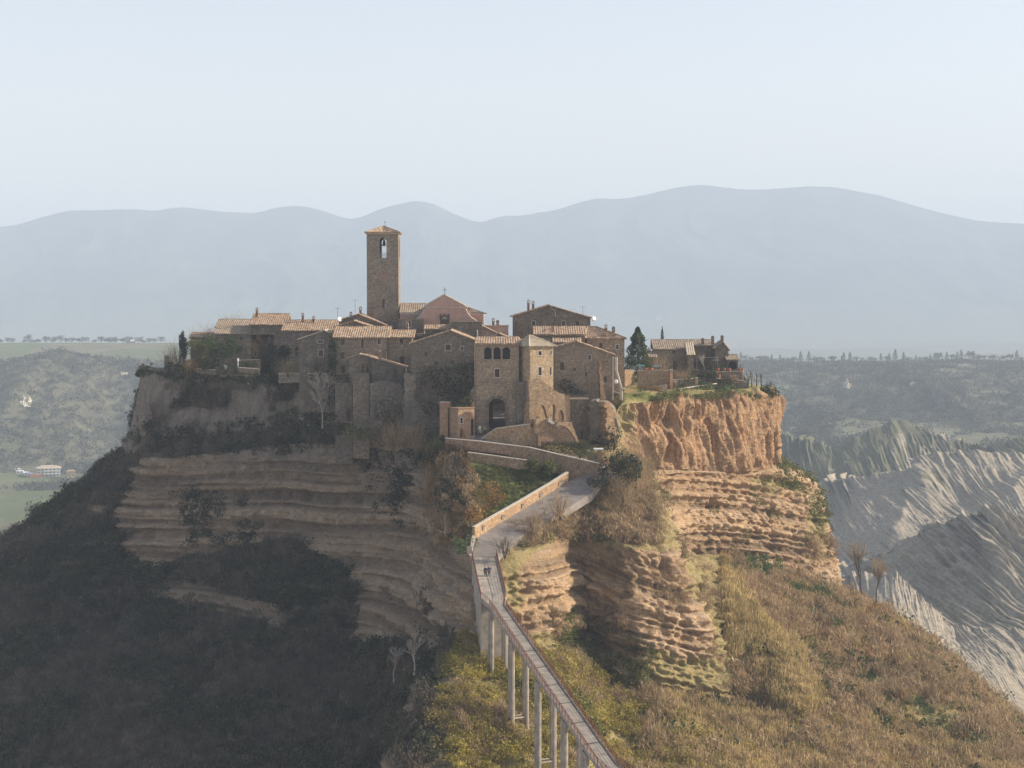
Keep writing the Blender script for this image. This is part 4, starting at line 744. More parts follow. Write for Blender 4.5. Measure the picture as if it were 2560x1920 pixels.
mb.tube([(-30 * q, 0, 3.3), (30 * q, 0, 3.3)], .06, 4); mb.tube([(8 * q, -1, 2.7), (28 * q, -1, 2.7)], .05, 4); mb.build('frame', T['frame'], pg)
# ================================================================== WALLS, ROAD, BRIDGE
WR = wallrun
WR('terrace_wall', 'stone terrace wall with red flowerpots at the foot of the eastern houses', 'wall', [(1790, 931, 956, 389), (1820, 930, 956, 389), (1857, 929, 955, 388)], .5, 'tufa')
WR('terrace_wall', 'lower dark terrace wall above the right end of the cliff', 'wall', [(1790, 947, 1002, 385), (1830, 949, 1002, 384), (1868, 955, 1030, 384)], .8, 'tufad')
WR('retaining_wall', 'dark retaining wall in the notch of the cliff under the pollarded trees', 'wall', [(1828, 957, 1040, 381), (1868, 957, 1040, 381)], .8, 'tufad', cope=0)
WR('garden_wall', 'sunlit garden wall stub left of the gap beside the hipped house', 'wall', [(1562, 925, 966, 369), (1586, 926, 962, 371)], .6, 'rubble', cope=.08)
WR('garden_wall', 'garden wall under the teal canopy with a shadow across it', 'wall', [(1594, 927, 968, 371), (1640, 926, 970, 371), (1676, 927, 976, 370)], .6, 'tan', cope=.08)
WR('garden_wall', 'low garden wall with ivy along its top, right of the brick post', 'wall', [(1682, 950, 972, 374), (1738, 947, 972, 376)], .5, 'tufad')
for (x, y0, y1, D, lb) in ((1677, 925, 972, 369, 'tall narrow brick post at the right end of the garden wall'), (1740, 945, 969, 375, 'short brick post at the end of the ivy topped wall'), (1688, 954, 970, 370, 'stubby brick post with a plant beside the path rail')):
    o = P(x, y1, D); r = empty('brick_post', o, .3, label=lb, cat='post'); mb = MB(); hh = P(x, y0, D).z - o.z; mb.box(-.3, .3, -.3, .3, -1, hh); mb.build('shaft', T['brick'], r); mb = MB(); mb.box(-.38, .38, -.38, .38, hh + .002, hh + .12); mb.build('cap', T['cope'], r)
pr = empty('path_rail', P(1556, 985, 358), 0, label='pale rail climbing along the path edge above the right cliff', cat='railing'); o = P(1556, 985, 358); mb = MB()
pts = [P(1556, 985, 358), P(1603, 981, 363), P(1668, 976, 366), P(1740, 966, 371), P(1792, 959, 374)]
mb.tube([p - o for p in pts], .14, 5); mb.build('rail', T['cope'], pr); mb = MB()
for i in range(4):
    for k in range(4): p = pts[i].lerp(pts[i + 1], k / 4) - o; mb.tube([p, p - Vector((0, 0, 1))], .06, 4)
mb.build('posts', T['cope'], pr)
cn = empty('canopy', P(1622, 926, 374), 0, label='low teal canvas canopy behind the garden wall beside the conifer', cat='canopy'); mb = MB(); q = 374 / F
mb.box(-30 * q, -10 * q, 0, 1.6, .9, 1.15); mb.box(12 * q, 30 * q, 0, 1.6, .75, .98); mb.build('canvas', T['teal'], cn); mb = MB(); [mb.tube([(x * q, .8, -1), (x * q, .8, .9)], .05, 4) for x in (-28, -12, 14, 28)]; mb.build('poles', T['metal'], cn)
def pot(x, y, D, lb, w_=.45, h_=.55, n=1, grp=None):
    o = P(x, y, D); r = empty('flowerpot', o, 0, label=lb, cat='flowerpot', group=grp); mb = MB(); mb.tube([(0, 0, 0), (0, 0, h_ * .8), (0, 0, h_ * .8), (0, 0, h_)], [w_ * .35, w_ * .5, w_ * .58, w_ * .58], 10); mb.build('pot', T['terr'], r)
    mb = MB(); rg = random.Random(x); [mb.tube([(0, 0, h_ * .9), (rg.uniform(-.3, .3), rg.uniform(-.3, .3), h_ + rg.uniform(.1, .4))], [.04, .01], 3) for _ in range(14)]; mb.build('plant', T['leafg'], r)
T['leafg'] = flat('garden_leaf', (.06, .10, .03))
for x, lb in ((1795, 'leftmost flowerpot on the upper terrace wall'), (1811, 'second flowerpot on the upper terrace wall'), (1824, 'flowerpot in the middle of the upper terrace wall'), (1849, 'big flowerpot near the right end of the upper terrace wall'), (1856, 'flowerpot on the corner of the upper terrace wall')): pot(x, 928.5, 388.4, lb, .6, .7, grp='flowerpots on the terrace wall')
for x, y, lb in ((1797, 945, 'left flowerpot on the lower terrace wall'), (1829, 947, 'right flowerpot on the lower terrace wall')): pot(x, y, 384.4, lb, .8, .7, grp='flowerpots on the terrace wall')
for x, lb in ((1615, 'left terracotta planter by the teal canopy'), (1628, 'right terracotta planter by the teal canopy')): pot(x, 926, 371.3, lb, .95, .5, grp='planters on the garden wall')
# left terrace walls
WR('terrace_wall', 'low ruined parapet at the far left corner of the cliff top', 'wall', [(353, 921, 940, 417), (380, 919, 940, 414), (414, 920, 942, 411)], .8, 'tufad', cope=0)
WR('terrace_wall', 'dark garden wall behind the agave', 'wall', [(596, 901, 926, 391), (650, 899, 926, 389)], .5, 'tufad')
WR('terrace_wall', 'low kerb wall along the cliff top left of the agave', 'wall', [(489, 922, 932, 396), (540, 925, 938, 392)], .4, 'tufad', cope=.1)
WR('terrace_wall', 'low kerb wall along the cliff top right of the agave', 'wall', [(596, 919, 930, 387), (646, 923, 936, 383)], .4, 'tufad', cope=.1)
WR('terrace_wall', 'straight parapet below the climbing shrubs left of the stone houses', 'wall', [(696, 934, 958, 367), (770, 934, 955, 362), (846, 935, 958, 358)], .5, 'tufad', cope=.1)
o = P(417, 925, 408); r = empty('stone_pillar', o, 0, label='square ruined pillar at the left end of the town', cat='pillar'); mb = MB(); mb.box(-.45, .45, -.45, .45, -1, 3.1); mb.build('shaft', T['tufad'], r)
mb = MB(); mb.box(-.4, .35, -.4, .4, 3.1, 3.35); mb.build('cap', T['tufad'], r)
o = P(595, 916, 388); r = empty('lamp_post', o, 0, label='short white lamp post beside the agave', cat='lamp post'); mb = MB(); mb.tube([(0, 0, -.4), (0, 0, 1.1)], .09, 6); mb.build('post', T['white'], r); mb = MB(); mb.tube([(0, 0, 1.1), (0, 0, 1.15), (0, 0, 1.75), (0, 0, 1.8)], [.1, .2, .22, .1], 8); mb.build('lamp_head', T['white'], r)
# --- around the gate
WR('wall_end', 'dark wall with a tall sunlit end left of the gateway court', 'wall', [(1099, 1006, 1100, 324.6), (1119, 1006, 1100, 324.3), (1126.5, 1006, 1100, 326)], .9, 'brick', cope=.12)
gh, ghi = H_('gatehouse', 'small roofless brick gatehouse with a tiny window and red door left of the gate', 1146, 1186, 1094, 1021, 323, 3.0, ('flat',), rot=34, wall='brick', tile='brick', ops=[(1151,1157,1044,1058,'win sur'), (1150,1158,1073,1093,'arch door red'), (1177,1184,1048,1090,'arch')], extra_base=2.5, cat='gatehouse')
slab('ruined_wall', 'little ragged wall horn rising between the gatehouse and the gate tower', 'wall', [(1176, 1035), (1176, 1019), (1182, 1003), (1185, 999), (1188, 1012), (1188, 1035)], 325.5, .8, 'rubble', rot=20, seed=31, rough=.05)
slab('court_wall', 'dark recessed back wall of the gateway court', 'wall', [(1126, 1096), (1126, 1020), (1150, 1020), (1150, 1096)], 327, .8, 'tufad', seed=32, rough=.04)
# road: flat strips (each a real surface following both edges)
def strip(mb, Lp, Rp, sub=8, dz=0.0):
    for i in range(len(Lp) - 1):
        for k in range(sub):
            a0, a1 = Lp[i].lerp(Lp[i + 1], k / sub), Lp[i].lerp(Lp[i + 1], (k + 1) / sub); b0, b1 = Rp[i].lerp(Rp[i + 1], k / sub), Rp[i].lerp(Rp[i + 1], (k + 1) / sub)
            n = len(mb.v); mb.v += [tuple(p + Vector((0, 0, dz))) for p in (a0, b0, b1, a1)]; mb.f.append((n, n + 1, n + 2, n + 3))
            for p0, p1 in ((a0, a1), (b0, b1)): mb.poly([p0, p1, p1 - Vector((0, 0, 1.4)), p0 - Vector((0, 0, 1.4))])
mb = MB()
strip(mb, [P(1180, 1081, 330), P(1150, 1101, 322), P(1197, 1104, 321.5), P(1325, 1122, 320), P(1420, 1146, 318), P(1505, 1172, 316.5)], [P(1300, 1081, 330), P(1300, 1084, 327.5), P(1230, 1096, 325), P(1335, 1116, 324.5), P(1430, 1138, 322.5), P(1520, 1164, 321)])
strip(mb, [P(1421, 1203, 315.5), P(1390, 1222, 311), P(1300, 1274, 301), P(1189, 1345, 286), P(1180, 1394, 281)], [P(1520, 1178, 320), P(1480, 1232, 309), P(1390, 1288, 299), P(1262, 1362, 284.5), P(1241, 1392, 281.5)])
strip(mb, [P(1505, 1172, 316.5), P(1421, 1203, 315.5)], [P(1560, 1170, 320), P(1540, 1196, 316)])
road = mb.build('path', T['asph']); tag(road, kind='structure')
WR('parapet', 'long low parapet with pale coping along the upper path', 'wall', [(1113, 1096, 1116, 321.6), (1150, 1100, 1122, 320.8), (1197, 1104, 1128, 320.2), (1260, 1112, 1136, 319.4), (1325, 1120, 1152, 318.6), (1400, 1138, 1185, 317.6), (1440, 1147, 1206, 317), (1498, 1160, 1200, 316)], .55, 'brick', cope=.14)
WR('retaining_wall', 'curved retaining wall with pale coping climbing right of the gateway', 'wall', [(1202, 1098, 1108, 323.6), (1222, 1084, 1110, 323.6), (1240, 1072, 1114, 323.4), (1280, 1067, 1122, 323), (1326, 1061, 1132, 322.6)], 1.0, 'rubble', cope=.16)
WR('retaining_wall', 'rough wall continuing under the ruins behind the clipped hedge', 'wall', [(1326, 1066, 1132, 322.6), (1346, 1080, 1136, 322.6), (1352, 1110, 1140, 322.5)], 1.0, 'rubble', cope=0)
WR('retaining_wall', 'lower pale retaining wall above the grassy bank', 'wall', [(1169, 1132, 1176, 318.4), (1230, 1140, 1178, 317.8), (1281, 1147, 1176, 317.2), (1318, 1152, 1172, 316.9)], .5, 'rubble', cope=.16)
WR('retaining_wall', 'long straight wall with small white lamps along the lower ramp', 'wall', [(1421, 1181, 1205, 315.2), (1380, 1207, 1232, 309.5), (1300, 1254, 1279, 300.2), (1240, 1288, 1315, 292.5), (1187, 1319, 1350, 285.4)], .5, 'rubble', cope=.1)
WR('kerb_wall', 'low kerb wall where the ramp meets the footbridge', 'wall', [(1187, 1340, 1352, 285.2), (1178, 1390, 1405, 281)], .35, 'tan', cope=.1)
for i, (x, y, D) in enumerate(((1210, 1320, 288.3), (1259, 1293, 294.6), (1307.5, 1265, 301), (1355, 1237, 306.2), (1401.5, 1208, 312.1))):
    lb = ['lowest wall lamp on the ramp, nearest the footbridge', 'second wall lamp up the ramp', 'middle wall lamp of the ramp', 'fourth wall lamp up the ramp', 'highest wall lamp on the ramp, nearest the hairpin'][i]
    o = P(x, y, D - .35); r = empty('wall_lamp', o, 0, label=lb, cat='wall lamp', group='wall lamps along the ramp'); mb = MB(); mb.box(-.16, .16, -.12, .2, -.25, .3); mb.build('housing', T['white'], r); mb = MB(); mb.box(-.18, .18, -.15, .22, .302, .35); mb.build('cap', T['metal'], r)
gp = empty('gate_pillar', P(1500, 1166, 318), 0, label='brick gate pillar under a wide white slab at the hairpin', cat='pillar'); q = 318 / F; mb = MB(); mb.box(-.35, .25, -.3, .3, -1, 41 * q); mb.build('shaft', T['brick'], gp); mb = MB(); mb.box(-16 * q, 8 * q, -.6, .7, 42 * q, 45.5 * q); mb.build('slab', T['white'], gp)
gp = empty('gate_pillar', P(1472, 1150, 318.5), 0, label='thin brick gate pillar at the right end of the clipped hedge', cat='pillar'); mb = MB(); mb.box(-.25, .25, -.25, .25, -1, 1.7); mb.build('shaft', T['brick'], gp); mb = MB(); mb.box(-.3, .3, -.3, .3, 1.702, 1.8); mb.build('cap', T['cope'], gp)
gr_ = empty('gate', P(1486, 1160, 318.2), 0, label='grey metal gate between the two brick pillars', cat='gate'); mb = MB(); [mb.tube([(-.75 + k * .15, 0, 0), (-.75 + k * .15, 0, 2.0)], .03, 4) for k in range(10)]; mb.tube([(-.75, 0, .2), (.6, 0, .2)], .04, 4); mb.tube([(-.75, 0, 1.9), (.6, 0, 1.9)], .04, 4); mb.build('bars', T['conc'], gr_)
# --- dark retaining walls below the tall house
H_('stone_house', 'deep dark retaining block under the tall dark house, left of the cliff', 1420, 1472, 1104, 1000, 335, 8, ('flat',), wall='tufad', tile='tufad', ops=[(1452,1458,1078,1098,'door')], cat='bastion', group='retaining blocks under the town')
slab('bastion', 'projecting dark buttress block with a ragged pale top below the tall dark house', 'bastion', [(1472, 1105), (1472, 1012), (1480, 1006), (1498, 1004), (1516, 1010), (1530, 1018), (1540, 1040), (1545, 1070), (1546, 1105)], 332.5, 8, 'tufad', rot=-6, seed=41, rough=.32)
slab('bastion', 'ragged sunlit rubble flank of the dark buttress block', 'bastion', [(1518, 1102), (1516, 1060), (1514, 1020), (1510, 1006), (1524, 1009), (1536, 1030), (1541, 1060), (1543, 1102)], 331, 2.4, 'rubble', rot=24, seed=42, rough=.34)
# --- footbridge
fb = empty('footbridge', P(1210, 1450, 273), 0, label='long narrow concrete footbridge with rust red railings on tall paired piers', cat='footbridge'); o = fb.location.copy()
L1, R1 = [P(1180, 1394, 281), P(1202, 1497, 266)], [P(1241, 1392, 281.5), P(1265, 1489, 267)]
L2, R2 = [P(1202, 1497, 266), P(1224.5, 1517, 263.5), P(1493.6, 1917, 205), P(1700, 2100, 180), P(2100, 2200, 120)], [P(1265, 1489, 267), P(1261, 1509, 264.6), P(1540, 1913, 206.5), P(1760, 2080, 182), P(2250, 2150, 120)]
for a_, b_ in zip(L2, R2): b_.z = a_.z
Lp = L1[:1] + L2; Rp = R1[:1] + R2; Rp[0].z = Lp[0].z
mb = MB()
for i in range(len(Lp) - 1):
    a0, a1, b0, b1 = Lp[i] - o, Lp[i + 1] - o, Rp[i] - o, Rp[i + 1] - o; dz = Vector((0, 0, .45))
    mb.poly([a0, b0, b1, a1]); mb.poly([a0 - dz, a1 - dz, b1 - dz, b0 - dz]); mb.poly([a0, a1, a1 - dz, a0 - dz]); mb.poly([b1, b0, b0 - dz, b1 - dz])
mb.build('deck', T['conc'], fb)
for side, pp, sg in (('left', Lp, 1), ('right', Rp, -1)):
    mb = MB(); kb = MB(); acc = 0
    for i in range(len(pp) - 1):
        a, b = pp[i] - o, pp[i + 1] - o; L_ = (b - a).length; n = max(1, int(L_ / 1.5)); d = (b - a).normalized(); nn = Vector((-d.y, d.x, 0)) * .1 * sg
        kb.tube([a + Vector((0, 0, .06)), b + Vector((0, 0, .06))], .14, 4)
        for zz_ in (.35, .6, .85, 1.12): mb.tube([a + Vector((0, 0, zz_)), b + Vector((0, 0, zz_))], .045 if zz_ > 1 else .025, 4)
        for k in range(n + 1): p = a.lerp(b, k / n); mb.tube([p + Vector((0, 0, -.2)), p + Vector((0, 0, 1.12))], .05, 4)
        m_ = int(L_ / .33)
        for k in range(m_): p = a.lerp(b, (k + .5) / m_); mb.tube([p + Vector((0, 0, .1)), p + Vector((0, 0, 1.1))], .016, 3, cap=False)
    mb.build('railing', T['rust'], fb); kb.build('kerb', T['conc'], fb)
mb = MB()
a0 = Lp[0] - o; a1 = Lp[1] - o; b0, b1 = Rp[0] - o, Rp[1] - o; dz = Vector((0, 0, -.46)); dn = Vector((0, 0, -13)); ins = .15
for p, q_ in ((a1, a0), (b0, b1), (a0, b0), (b1, a1)): mb.poly([p + dz, q_ + dz, q_ + dn, p + dn])
jm = MB(); A_, B_ = L2[1] - o, R2[1] - o; A2_, B2_ = L2[2] - o, R2[2] - o
for k in range(1, 9):
    t_ = k / 9; p_, q_ = A_.lerp(A2_, t_), B_.lerp(B2_, t_); d_ = (A2_ - A_).normalized() * .12; z_ = Vector((0, 0, .006)); jm.poly([p_ - d_ + z_, q_ - d_ + z_, q_ + d_ + z_, p_ + d_ + z_])
jm.build('deck_joint', T['metal'], fb)
mb.build('abutment', T['conc'], fb)
A0, A1 = L2[1], L2[2]; B0, B1 = R2[1], R2[2]
for px in (1226, 1277, 1343, 1409, 1462):
    lo_, hi_ = 0., 1.
    for _ in range(40):
        t = (lo_ + hi_) / 2; p = A0.lerp(A1, t); xx = 1280 + F * p.x / (p.y * math.cos(PITCH) - p.z * math.sin(PITCH))
        if xx < px: lo_ = t
        else: hi_ = t
    a = A0.lerp(A1, t); b = B0.lerp(B1, t); dr = (A1 - A0).normalized(); pier = MB(); q0 = a - o; q1 = b - o
    for e in (-.75, .75):
        pass
    capm = MB(); w3 = Vector((dr.x, dr.y, 0)).normalized(); cc = (q0 + q1) / 2; acr = (q1 - q0).normalized()
    pts = [q0 - w3 * 1.1 - acr * .1, q1 - w3 * 1.1 + acr * .1, q1 + w3 * 1.1 + acr * .1, q0 + w3 * 1.1 - acr * .1]; n = 0
    tp = [p + Vector((0, 0, -.46)) for p in pts]; bt_ = [p + Vector((0, 0, -1.2)) for p in pts]
    tp = [Vector((p.x, p.y, min(p.z, cc.z - .5 + (p - cc).dot(dr) * dr.z))) for p in tp]
    capm.v = [tuple(p) for p in tp + bt_]; capm.f = [(0, 1, 2, 3), (7, 6, 5, 4), (0, 4, 5, 1), (1, 5, 6, 2), (2, 6, 7, 3), (3, 7, 4, 0)]
    pc = capm.build('pier_cap', T['conc'], fb)
    for e in (-.72, .72):
        for q_ in (q0 + acr * .1, q1 - acr * .1):
            cm = MB(); base = q_ + w3 * e; cm.tube([base + Vector((0, 0, -1.15)), base + Vector((0, 0, -26))], .3, 8); cm.build('column', T['conc'], pc)
    cm = MB()
    for zz_ in (-11.5,):
        for e in (-.72, .72): cm.tube([q0 + w3 * e + Vector((0, 0, zz_)), q1 + w3 * e + Vector((0, 0, zz_))], .16, 5)
        for q_ in (q0, q1): cm.tube([q_ - w3 * .72 + Vector((0, 0, zz_)), q_ + w3 * .72 + Vector((0, 0, zz_))], .16, 5)
    cm.build('cross_beam', T['conc'], pc)
o = P(1173, 1389, 281.5); r = empty('electrical_cabinet', o, .2, label='grey electrical cabinet on a post where the footbridge begins', cat='cabinet'); mb = MB(); mb.box(-.4, .4, -.2, .2, .3, 1.5); mb.build('cabinet', T['conc'], r); mb = MB(); mb.box(-.1, .1, -.1, .1, -1, .298); mb.build('post', T['metal'], r)

WR('ruined_wall', 'long low ruined wall crossing the lawn below the eastern farmhouse', 'wall', [(1600, 962, 975, 366), (1640, 966, 978, 366), (1668, 960, 976, 367)], .6, 'tufad', cope=0)
WR('ruined_wall', 'dark stepped wall linking the farmhouse to the flowerpot terrace', 'wall', [(1728, 922, 960, 391), (1760, 925, 962, 390), (1790, 926, 960, 390)], .6, 'tufad', cope=0)
slab('ruined_wall', 'ragged ruined house wall between the pollarded trees and the outhouse', 'wall', [(1836, 965), (1838, 925), (1846, 921), (1852, 930), (1858, 936), (1866, 948), (1872, 966)], 390, 1.0, 'tufad', seed=51, rough=.14)
H_('stone_house', 'low stone shed with a dark door between the conifer and the eastern farmhouse', 1612, 1640, 935, 893, 395, 5, ('front', 880, .9), wall='tufa', tile='tile2', ops=[(1622,1628,905,925,'door')])
# ================================================================== PLANTS
rs = np.random.RandomState(7)
def t_leaf(n, seed, leaf=.22, flat_=.75, lumps=5):
    """rounded leafy bush of unit radius: leaf quads spread through lumps"""
    r = np.random.RandomState(seed); c = r.normal(0, .42, (lumps, 3)) * (1, 1, flat_); c[:, 2] = np.abs(c[:, 2]) * .9 + .15; rad = r.uniform(.35, .6, lumps)
    k = r.randint(0, lumps, n); d = r.normal(0, 1, (n, 3)); d /= np.linalg.norm(d, axis=1, keepdims=True); p = c[k] + d * (rad[k] * r.uniform(.35, 1.05, n) ** .5)[:, None]
    return quads(p, r, leaf, r.uniform(.6, 1.3, n)), np.repeat(np.clip(.5 + .28 * (k % 3 - 1) + r.normal(0, .16, n), 0, 1), 4)
def quads(p, r, leaf, sc, asp=.7):
    n = len(p); a = r.normal(0, 1, (n, 3)); a /= np.linalg.norm(a, axis=1, keepdims=True); b = np.cross(a, r.normal(0, 1, (n, 3))); b /= np.linalg.norm(b, axis=1, keepdims=True)
    a = a * (leaf * sc)[:, None]; b = b * (leaf * asp * sc)[:, None]; return np.stack([p - a * .5, p + b * .5, p + a * .5, p - b * .5], 1).reshape(-1, 3)
def t_twig(n, seed, w=.035, up=.75, L=(.35, 1.1)):
    """bare bush: thin stems fanning up and forking"""
    r = np.random.RandomState(seed); n1 = n // 3; base = r.normal(0, .16, (n1, 3)) * (1, 1, 0); d = r.normal(0, .5, (n1, 3)) + (0, 0, up); d /= np.linalg.norm(d, axis=1, keepdims=True); l1 = r.uniform(.5, 1.0, n1); e1 = base + d * l1[:, None]
    n2 = n - n1; k = r.randint(0, n1, n2); s2 = base[k] + (e1[k] - base[k]) * r.uniform(.35, 1, n2)[:, None]; d2 = d[k] + r.normal(0, .45, (n2, 3)); d2 /= np.linalg.norm(d2, axis=1, keepdims=True); e2 = s2 + d2 * r.uniform(L[0] * .6, L[1] * .6, n2)[:, None]
    s = np.concatenate([base, s2]); e = np.concatenate([e1, e2]); ww = np.concatenate([np.full(n1, w * 1.5), np.full(n2, w)]); x = np.cross(e - s, r.normal(0, 1, (n, 3))); x /= np.linalg.norm(x, axis=1, keepdims=True); x *= ww[:, None]
    return np.stack([s - x, s + x, e + x * .3, e - x * .3], 1).reshape(-1, 3), np.repeat(np.clip(r.normal(.5, .25, n), 0, 1), 4)
def t_reed(n, seed):
    r = np.random.RandomState(seed); base = r.normal(0, .5, (n, 3)) * (1, 1, 0); d = r.normal(0, .16, (n, 3)) + (0, 0, 1); e = base + d * r.uniform(.6, 1.3, n)[:, None]; x = r.normal(0, 1, (n, 3)) * (1, 1, 0); x /= np.linalg.norm(x, axis=1, keepdims=True); x *= .028
    return np.stack([base - x, base + x, e + x * 1.3, e - x * 1.3], 1).reshape(-1, 3), np.repeat(np.clip(r.normal(.5, .3, n), 0, 1), 4)
def scatter(name, label, cat, pos, size, temps, mat, zs_=1.0, tintj=.25, seed=1, lean=None):
    r = np.random.RandomState(seed); V = []; A = []
    for i in range(len(pos)):
        v, a = temps[r.randint(len(temps))]; th = r.uniform(0, 6.283); c_, s_ = math.cos(th), math.sin(th); x = v[:, 0] * c_ - v[:, 1] * s_; y = v[:, 0] * s_ + v[:, 1] * c_
        q = np.stack([x, y, v[:, 2] * zs_ * r.uniform(.8, 1.25)], 1) * size[i]; V.append(q + pos[i]); A.append(np.clip(a + r.uniform(-tintj, tintj), 0, 1))
    if not V: return
    V = np.concatenate(V); A = np.concatenate(A); f = np.arange(len(V)).reshape(-1, 4); o = np_mesh(name, V, f, mat, attrs=dict(tint=A)); return tag(o, label=label, cat=cat, kind='stuff')
FM = dict(
 dark=foliage('dark_evergreen_leaf', [(.022,.028,.016), (.045,.052,.027), (.075,.075,.038)]),
 olive=foliage('olive_green_leaf', [(.06,.07,.025), (.12,.13,.045), (.18,.175,.07)]),
 mid=foliage('mid_evergreen_leaf', [(.03,.042,.02), (.06,.08,.034), (.10,.12,.05)]),
 green=foliage('fresh_green_leaf', [(.05,.08,.03), (.09,.13,.045), (.14,.17,.065)]),
 broom=foliage('yellow_green_broom', [(.20,.165,.045), (.33,.27,.065), (.44,.36,.10)]),
 brown=foliage('bare_brown_twig', [(.17,.12,.07), (.31,.22,.13), (.43,.32,.19)], trans=.3),
 red=foliage('reddish_twig', [(.21,.145,.08), (.36,.255,.145), (.47,.345,.205)], trans=.3),
 grey=foliage('grey_brown_twig', [(.05,.04,.03), (.10,.08,.058), (.16,.13,.095)], trans=.1),
 orange=foliage('orange_brown_leaf', [(.16,.09,.03), (.25,.145,.05), (.33,.20,.08)]),
 reed=foliage('dry_reed', [(.30,.22,.10), (.43,.33,.15), (.54,.43,.22)]),
 wood=foliage('distant_wood_leaf', [(.06,.065,.045), (.09,.08,.055), (.11,.095,.065), (.075,.085,.05)], scale=.02),
 pale=T['paleb'])
TL = [t_leaf(110, s_, .20) for s_ in range(6)]; TT = [t_twig(105, s_ + 20) for s_ in range(6)]; TR = [t_reed(110, s_ + 40) for s_ in range(4)]
def t_fuzz(n, seed):
    r = np.random.RandomState(seed); v, a = t_leaf(n, seed, .3, .9, 6); q = v.reshape(-1, 4, 3); c = q.mean(1, keepdims=True); d1 = q[:, 2] - q[:, 0]; d1[:, 2] = np.abs(d1[:, 2]) + .12; d2 = (q[:, 1] - q[:, 3]) * .14
    q = np.stack([c[:, 0] - d1 * .6, c[:, 0] + d2, c[:, 0] + d1 * .6, c[:, 0] - d2], 1); return q.reshape(-1, 3), a
TT = [t_fuzz(170, s_ + 20) for s_ in range(6)] + [t_twig(110, s_ + 20, .018, .7) for s_ in range(3)]
TLd = [t_leaf(70, s_ + 60, .26) for s_ in range(5)]
# candidate places on the hill, weighted by area and by cover
a_ = np.gradient(G2, axis=0); b_ = np.gradient(G2, axis=1); area = np.linalg.norm(np.cross(a_, b_), axis=2).ravel()
PX = G2.reshape(-1, 3); sxp = (1106 + 3802 * PX[:, 0] / PX[:, 1]); syp = 657 - 3802 * PX[:, 2] / PX[:, 1]     # bearings, used to pick regions of the hill
nf = N2.reshape(-1, 3); cov = cover.ravel(); flatn = np.abs(nf[:, 2]); rowv = np.broadcast_to(rowi, cover.shape).ravel(); pz = pathzone.ravel()
vis = (sxp > -60) & (sxp < 2300) & (syp > 700) & (syp < 1850) & (rowv > r1) & (edge * np.ones_like(cover) > .3).ravel()
def inpoly(poly, x=None, y=None):
    x = sxp if x is None else x; y = syp if y is None else y; r = np.zeros(len(x), bool); n = len(poly)
    for i in range(n):
        x0, y0 = poly[i]; x1, y1 = poly[(i + 1) % n]
        c_ = ((y0 > y) != (y1 > y)) & (x < (x1 - x0) * (y - y0) / (y1 - y0 + 1e-9) + x0); r ^= c_
    return r
def pick(w_, n):
    w_ = w_ * area * vis; t = w_.sum()
    if t <= 0: return np.zeros((0, 3))
    n = int(n); i = np.searchsorted(np.cumsum(w_), rs.uniform(0, t, n)); i = np.clip(i, 0, len(w_) - 1); return PX[i] + rs.normal(0, .25, (n, 3)) * (1, 1, .2)
left = (sxp < 1000) & ~((sxp > 930) & (syp > 1400)); nzl = fbm(PX[:, 0] / 12, PX[:, 1] / 12, PX[:, 2] / 12, 301, 3); nz2 = fbm(PX[:, 0] / 6, PX[:, 1] / 6, PX[:, 2] / 6, 302, 3)
road_ = inpoly([(1015, 1230), (1020, 1160), (1230, 1010), (1330, 1000), (1340, 1050), (1130, 1180), (1080, 1250)]) | inpoly([(985, 990), (990, 935), (1330, 920), (1330, 1020)]) | inpoly([(1015, 1150), (1100, 1150), (1110, 1260), (1200, 1420), (1040, 1420), (1010, 1300)])
cw = sstep(.3, .7, cov)
def go(name, label, cat, w_, n, temps, mat, lo, hi, zs_=1.0, seed=1, sink=.15):
    p = pick(w_, n); s_ = rs.uniform(lo, hi, len(p)); p[:, 2] -= sink * s_; return scatter(name, label, cat, p, s_, temps, FM[mat], zs_, seed=seed)
go('brush', 'dark evergreen brush over the shaded left slopes', 'brush', left * cw ** 2 * sstep(-.25, .2, nzl) * (flatn > .1), 5200, TLd, 'dark', 1.0, 2.4, seed=2)
go('brush', 'grey brown leafless brush over the shaded left slopes', 'brush', left * cw ** 2 * sstep(.2, -.2, nzl) * (flatn > .1), 3600, TT, 'grey', 1.2, 2.6, seed=3)
ledge = inpoly([(330, 960), (330, 930), (560, 900), (640, 880), (760, 900), (760, 960), (620, 975), (500, 965), (380, 990)]) | inpoly([(740, 930), (760, 900), (960, 930), (960, 1010), (780, 1000)]) | inpoly([(420, 1180), (380, 1060), (520, 1060), (560, 1200)]) * (nz2 > -.1) | inpoly([(760, 980), (900, 980), (860, 1180), (790, 1120)]) * (nz2 > 0)
go('brush', 'dark ivy and scrub on the ledges of the shaded cliff', 'brush', ledge * 1.0, 900, TLd, 'dark', .8, 1.9, seed=4, sink=.4)
upl = (sxp < 760) & (syp < 960) & (rowv > r1 + 4)
go('ivy', 'ivy hanging over the upper shaded cliff', 'ivy', upl * sstep(.05, .3, nzl), 550, TLd, 'dark', .5, 1.1, seed=5, sink=.2)
broomz = inpoly([(1000, 1370), (930, 1560), (990, 1700), (1500, 1700), (1640, 1600), (1420, 1540), (1330, 1500), (1280, 1440), (1200, 1420), (1100, 1400)]) & ~inpoly([(1370, 1390), (1560, 1390), (1580, 1530), (1380, 1490)])
go('broom_brush', 'yellow green broom bushes under and beside the footbridge', 'brush', broomz * sstep(-.5, .0, nz2), 2300, TL, 'broom', .7, 1.7, seed=6)
go('broom_brush', 'olive bushes among the broom', 'brush', broomz * sstep(.15, .4, nzl), 450, TLd, 'olive', .7, 1.6, seed=7)
go('brush', 'brown twigs among the broom', 'brush', broomz * sstep(.0, -.4, nzl), 420, TT, 'brown', .9, 1.8, seed=8)
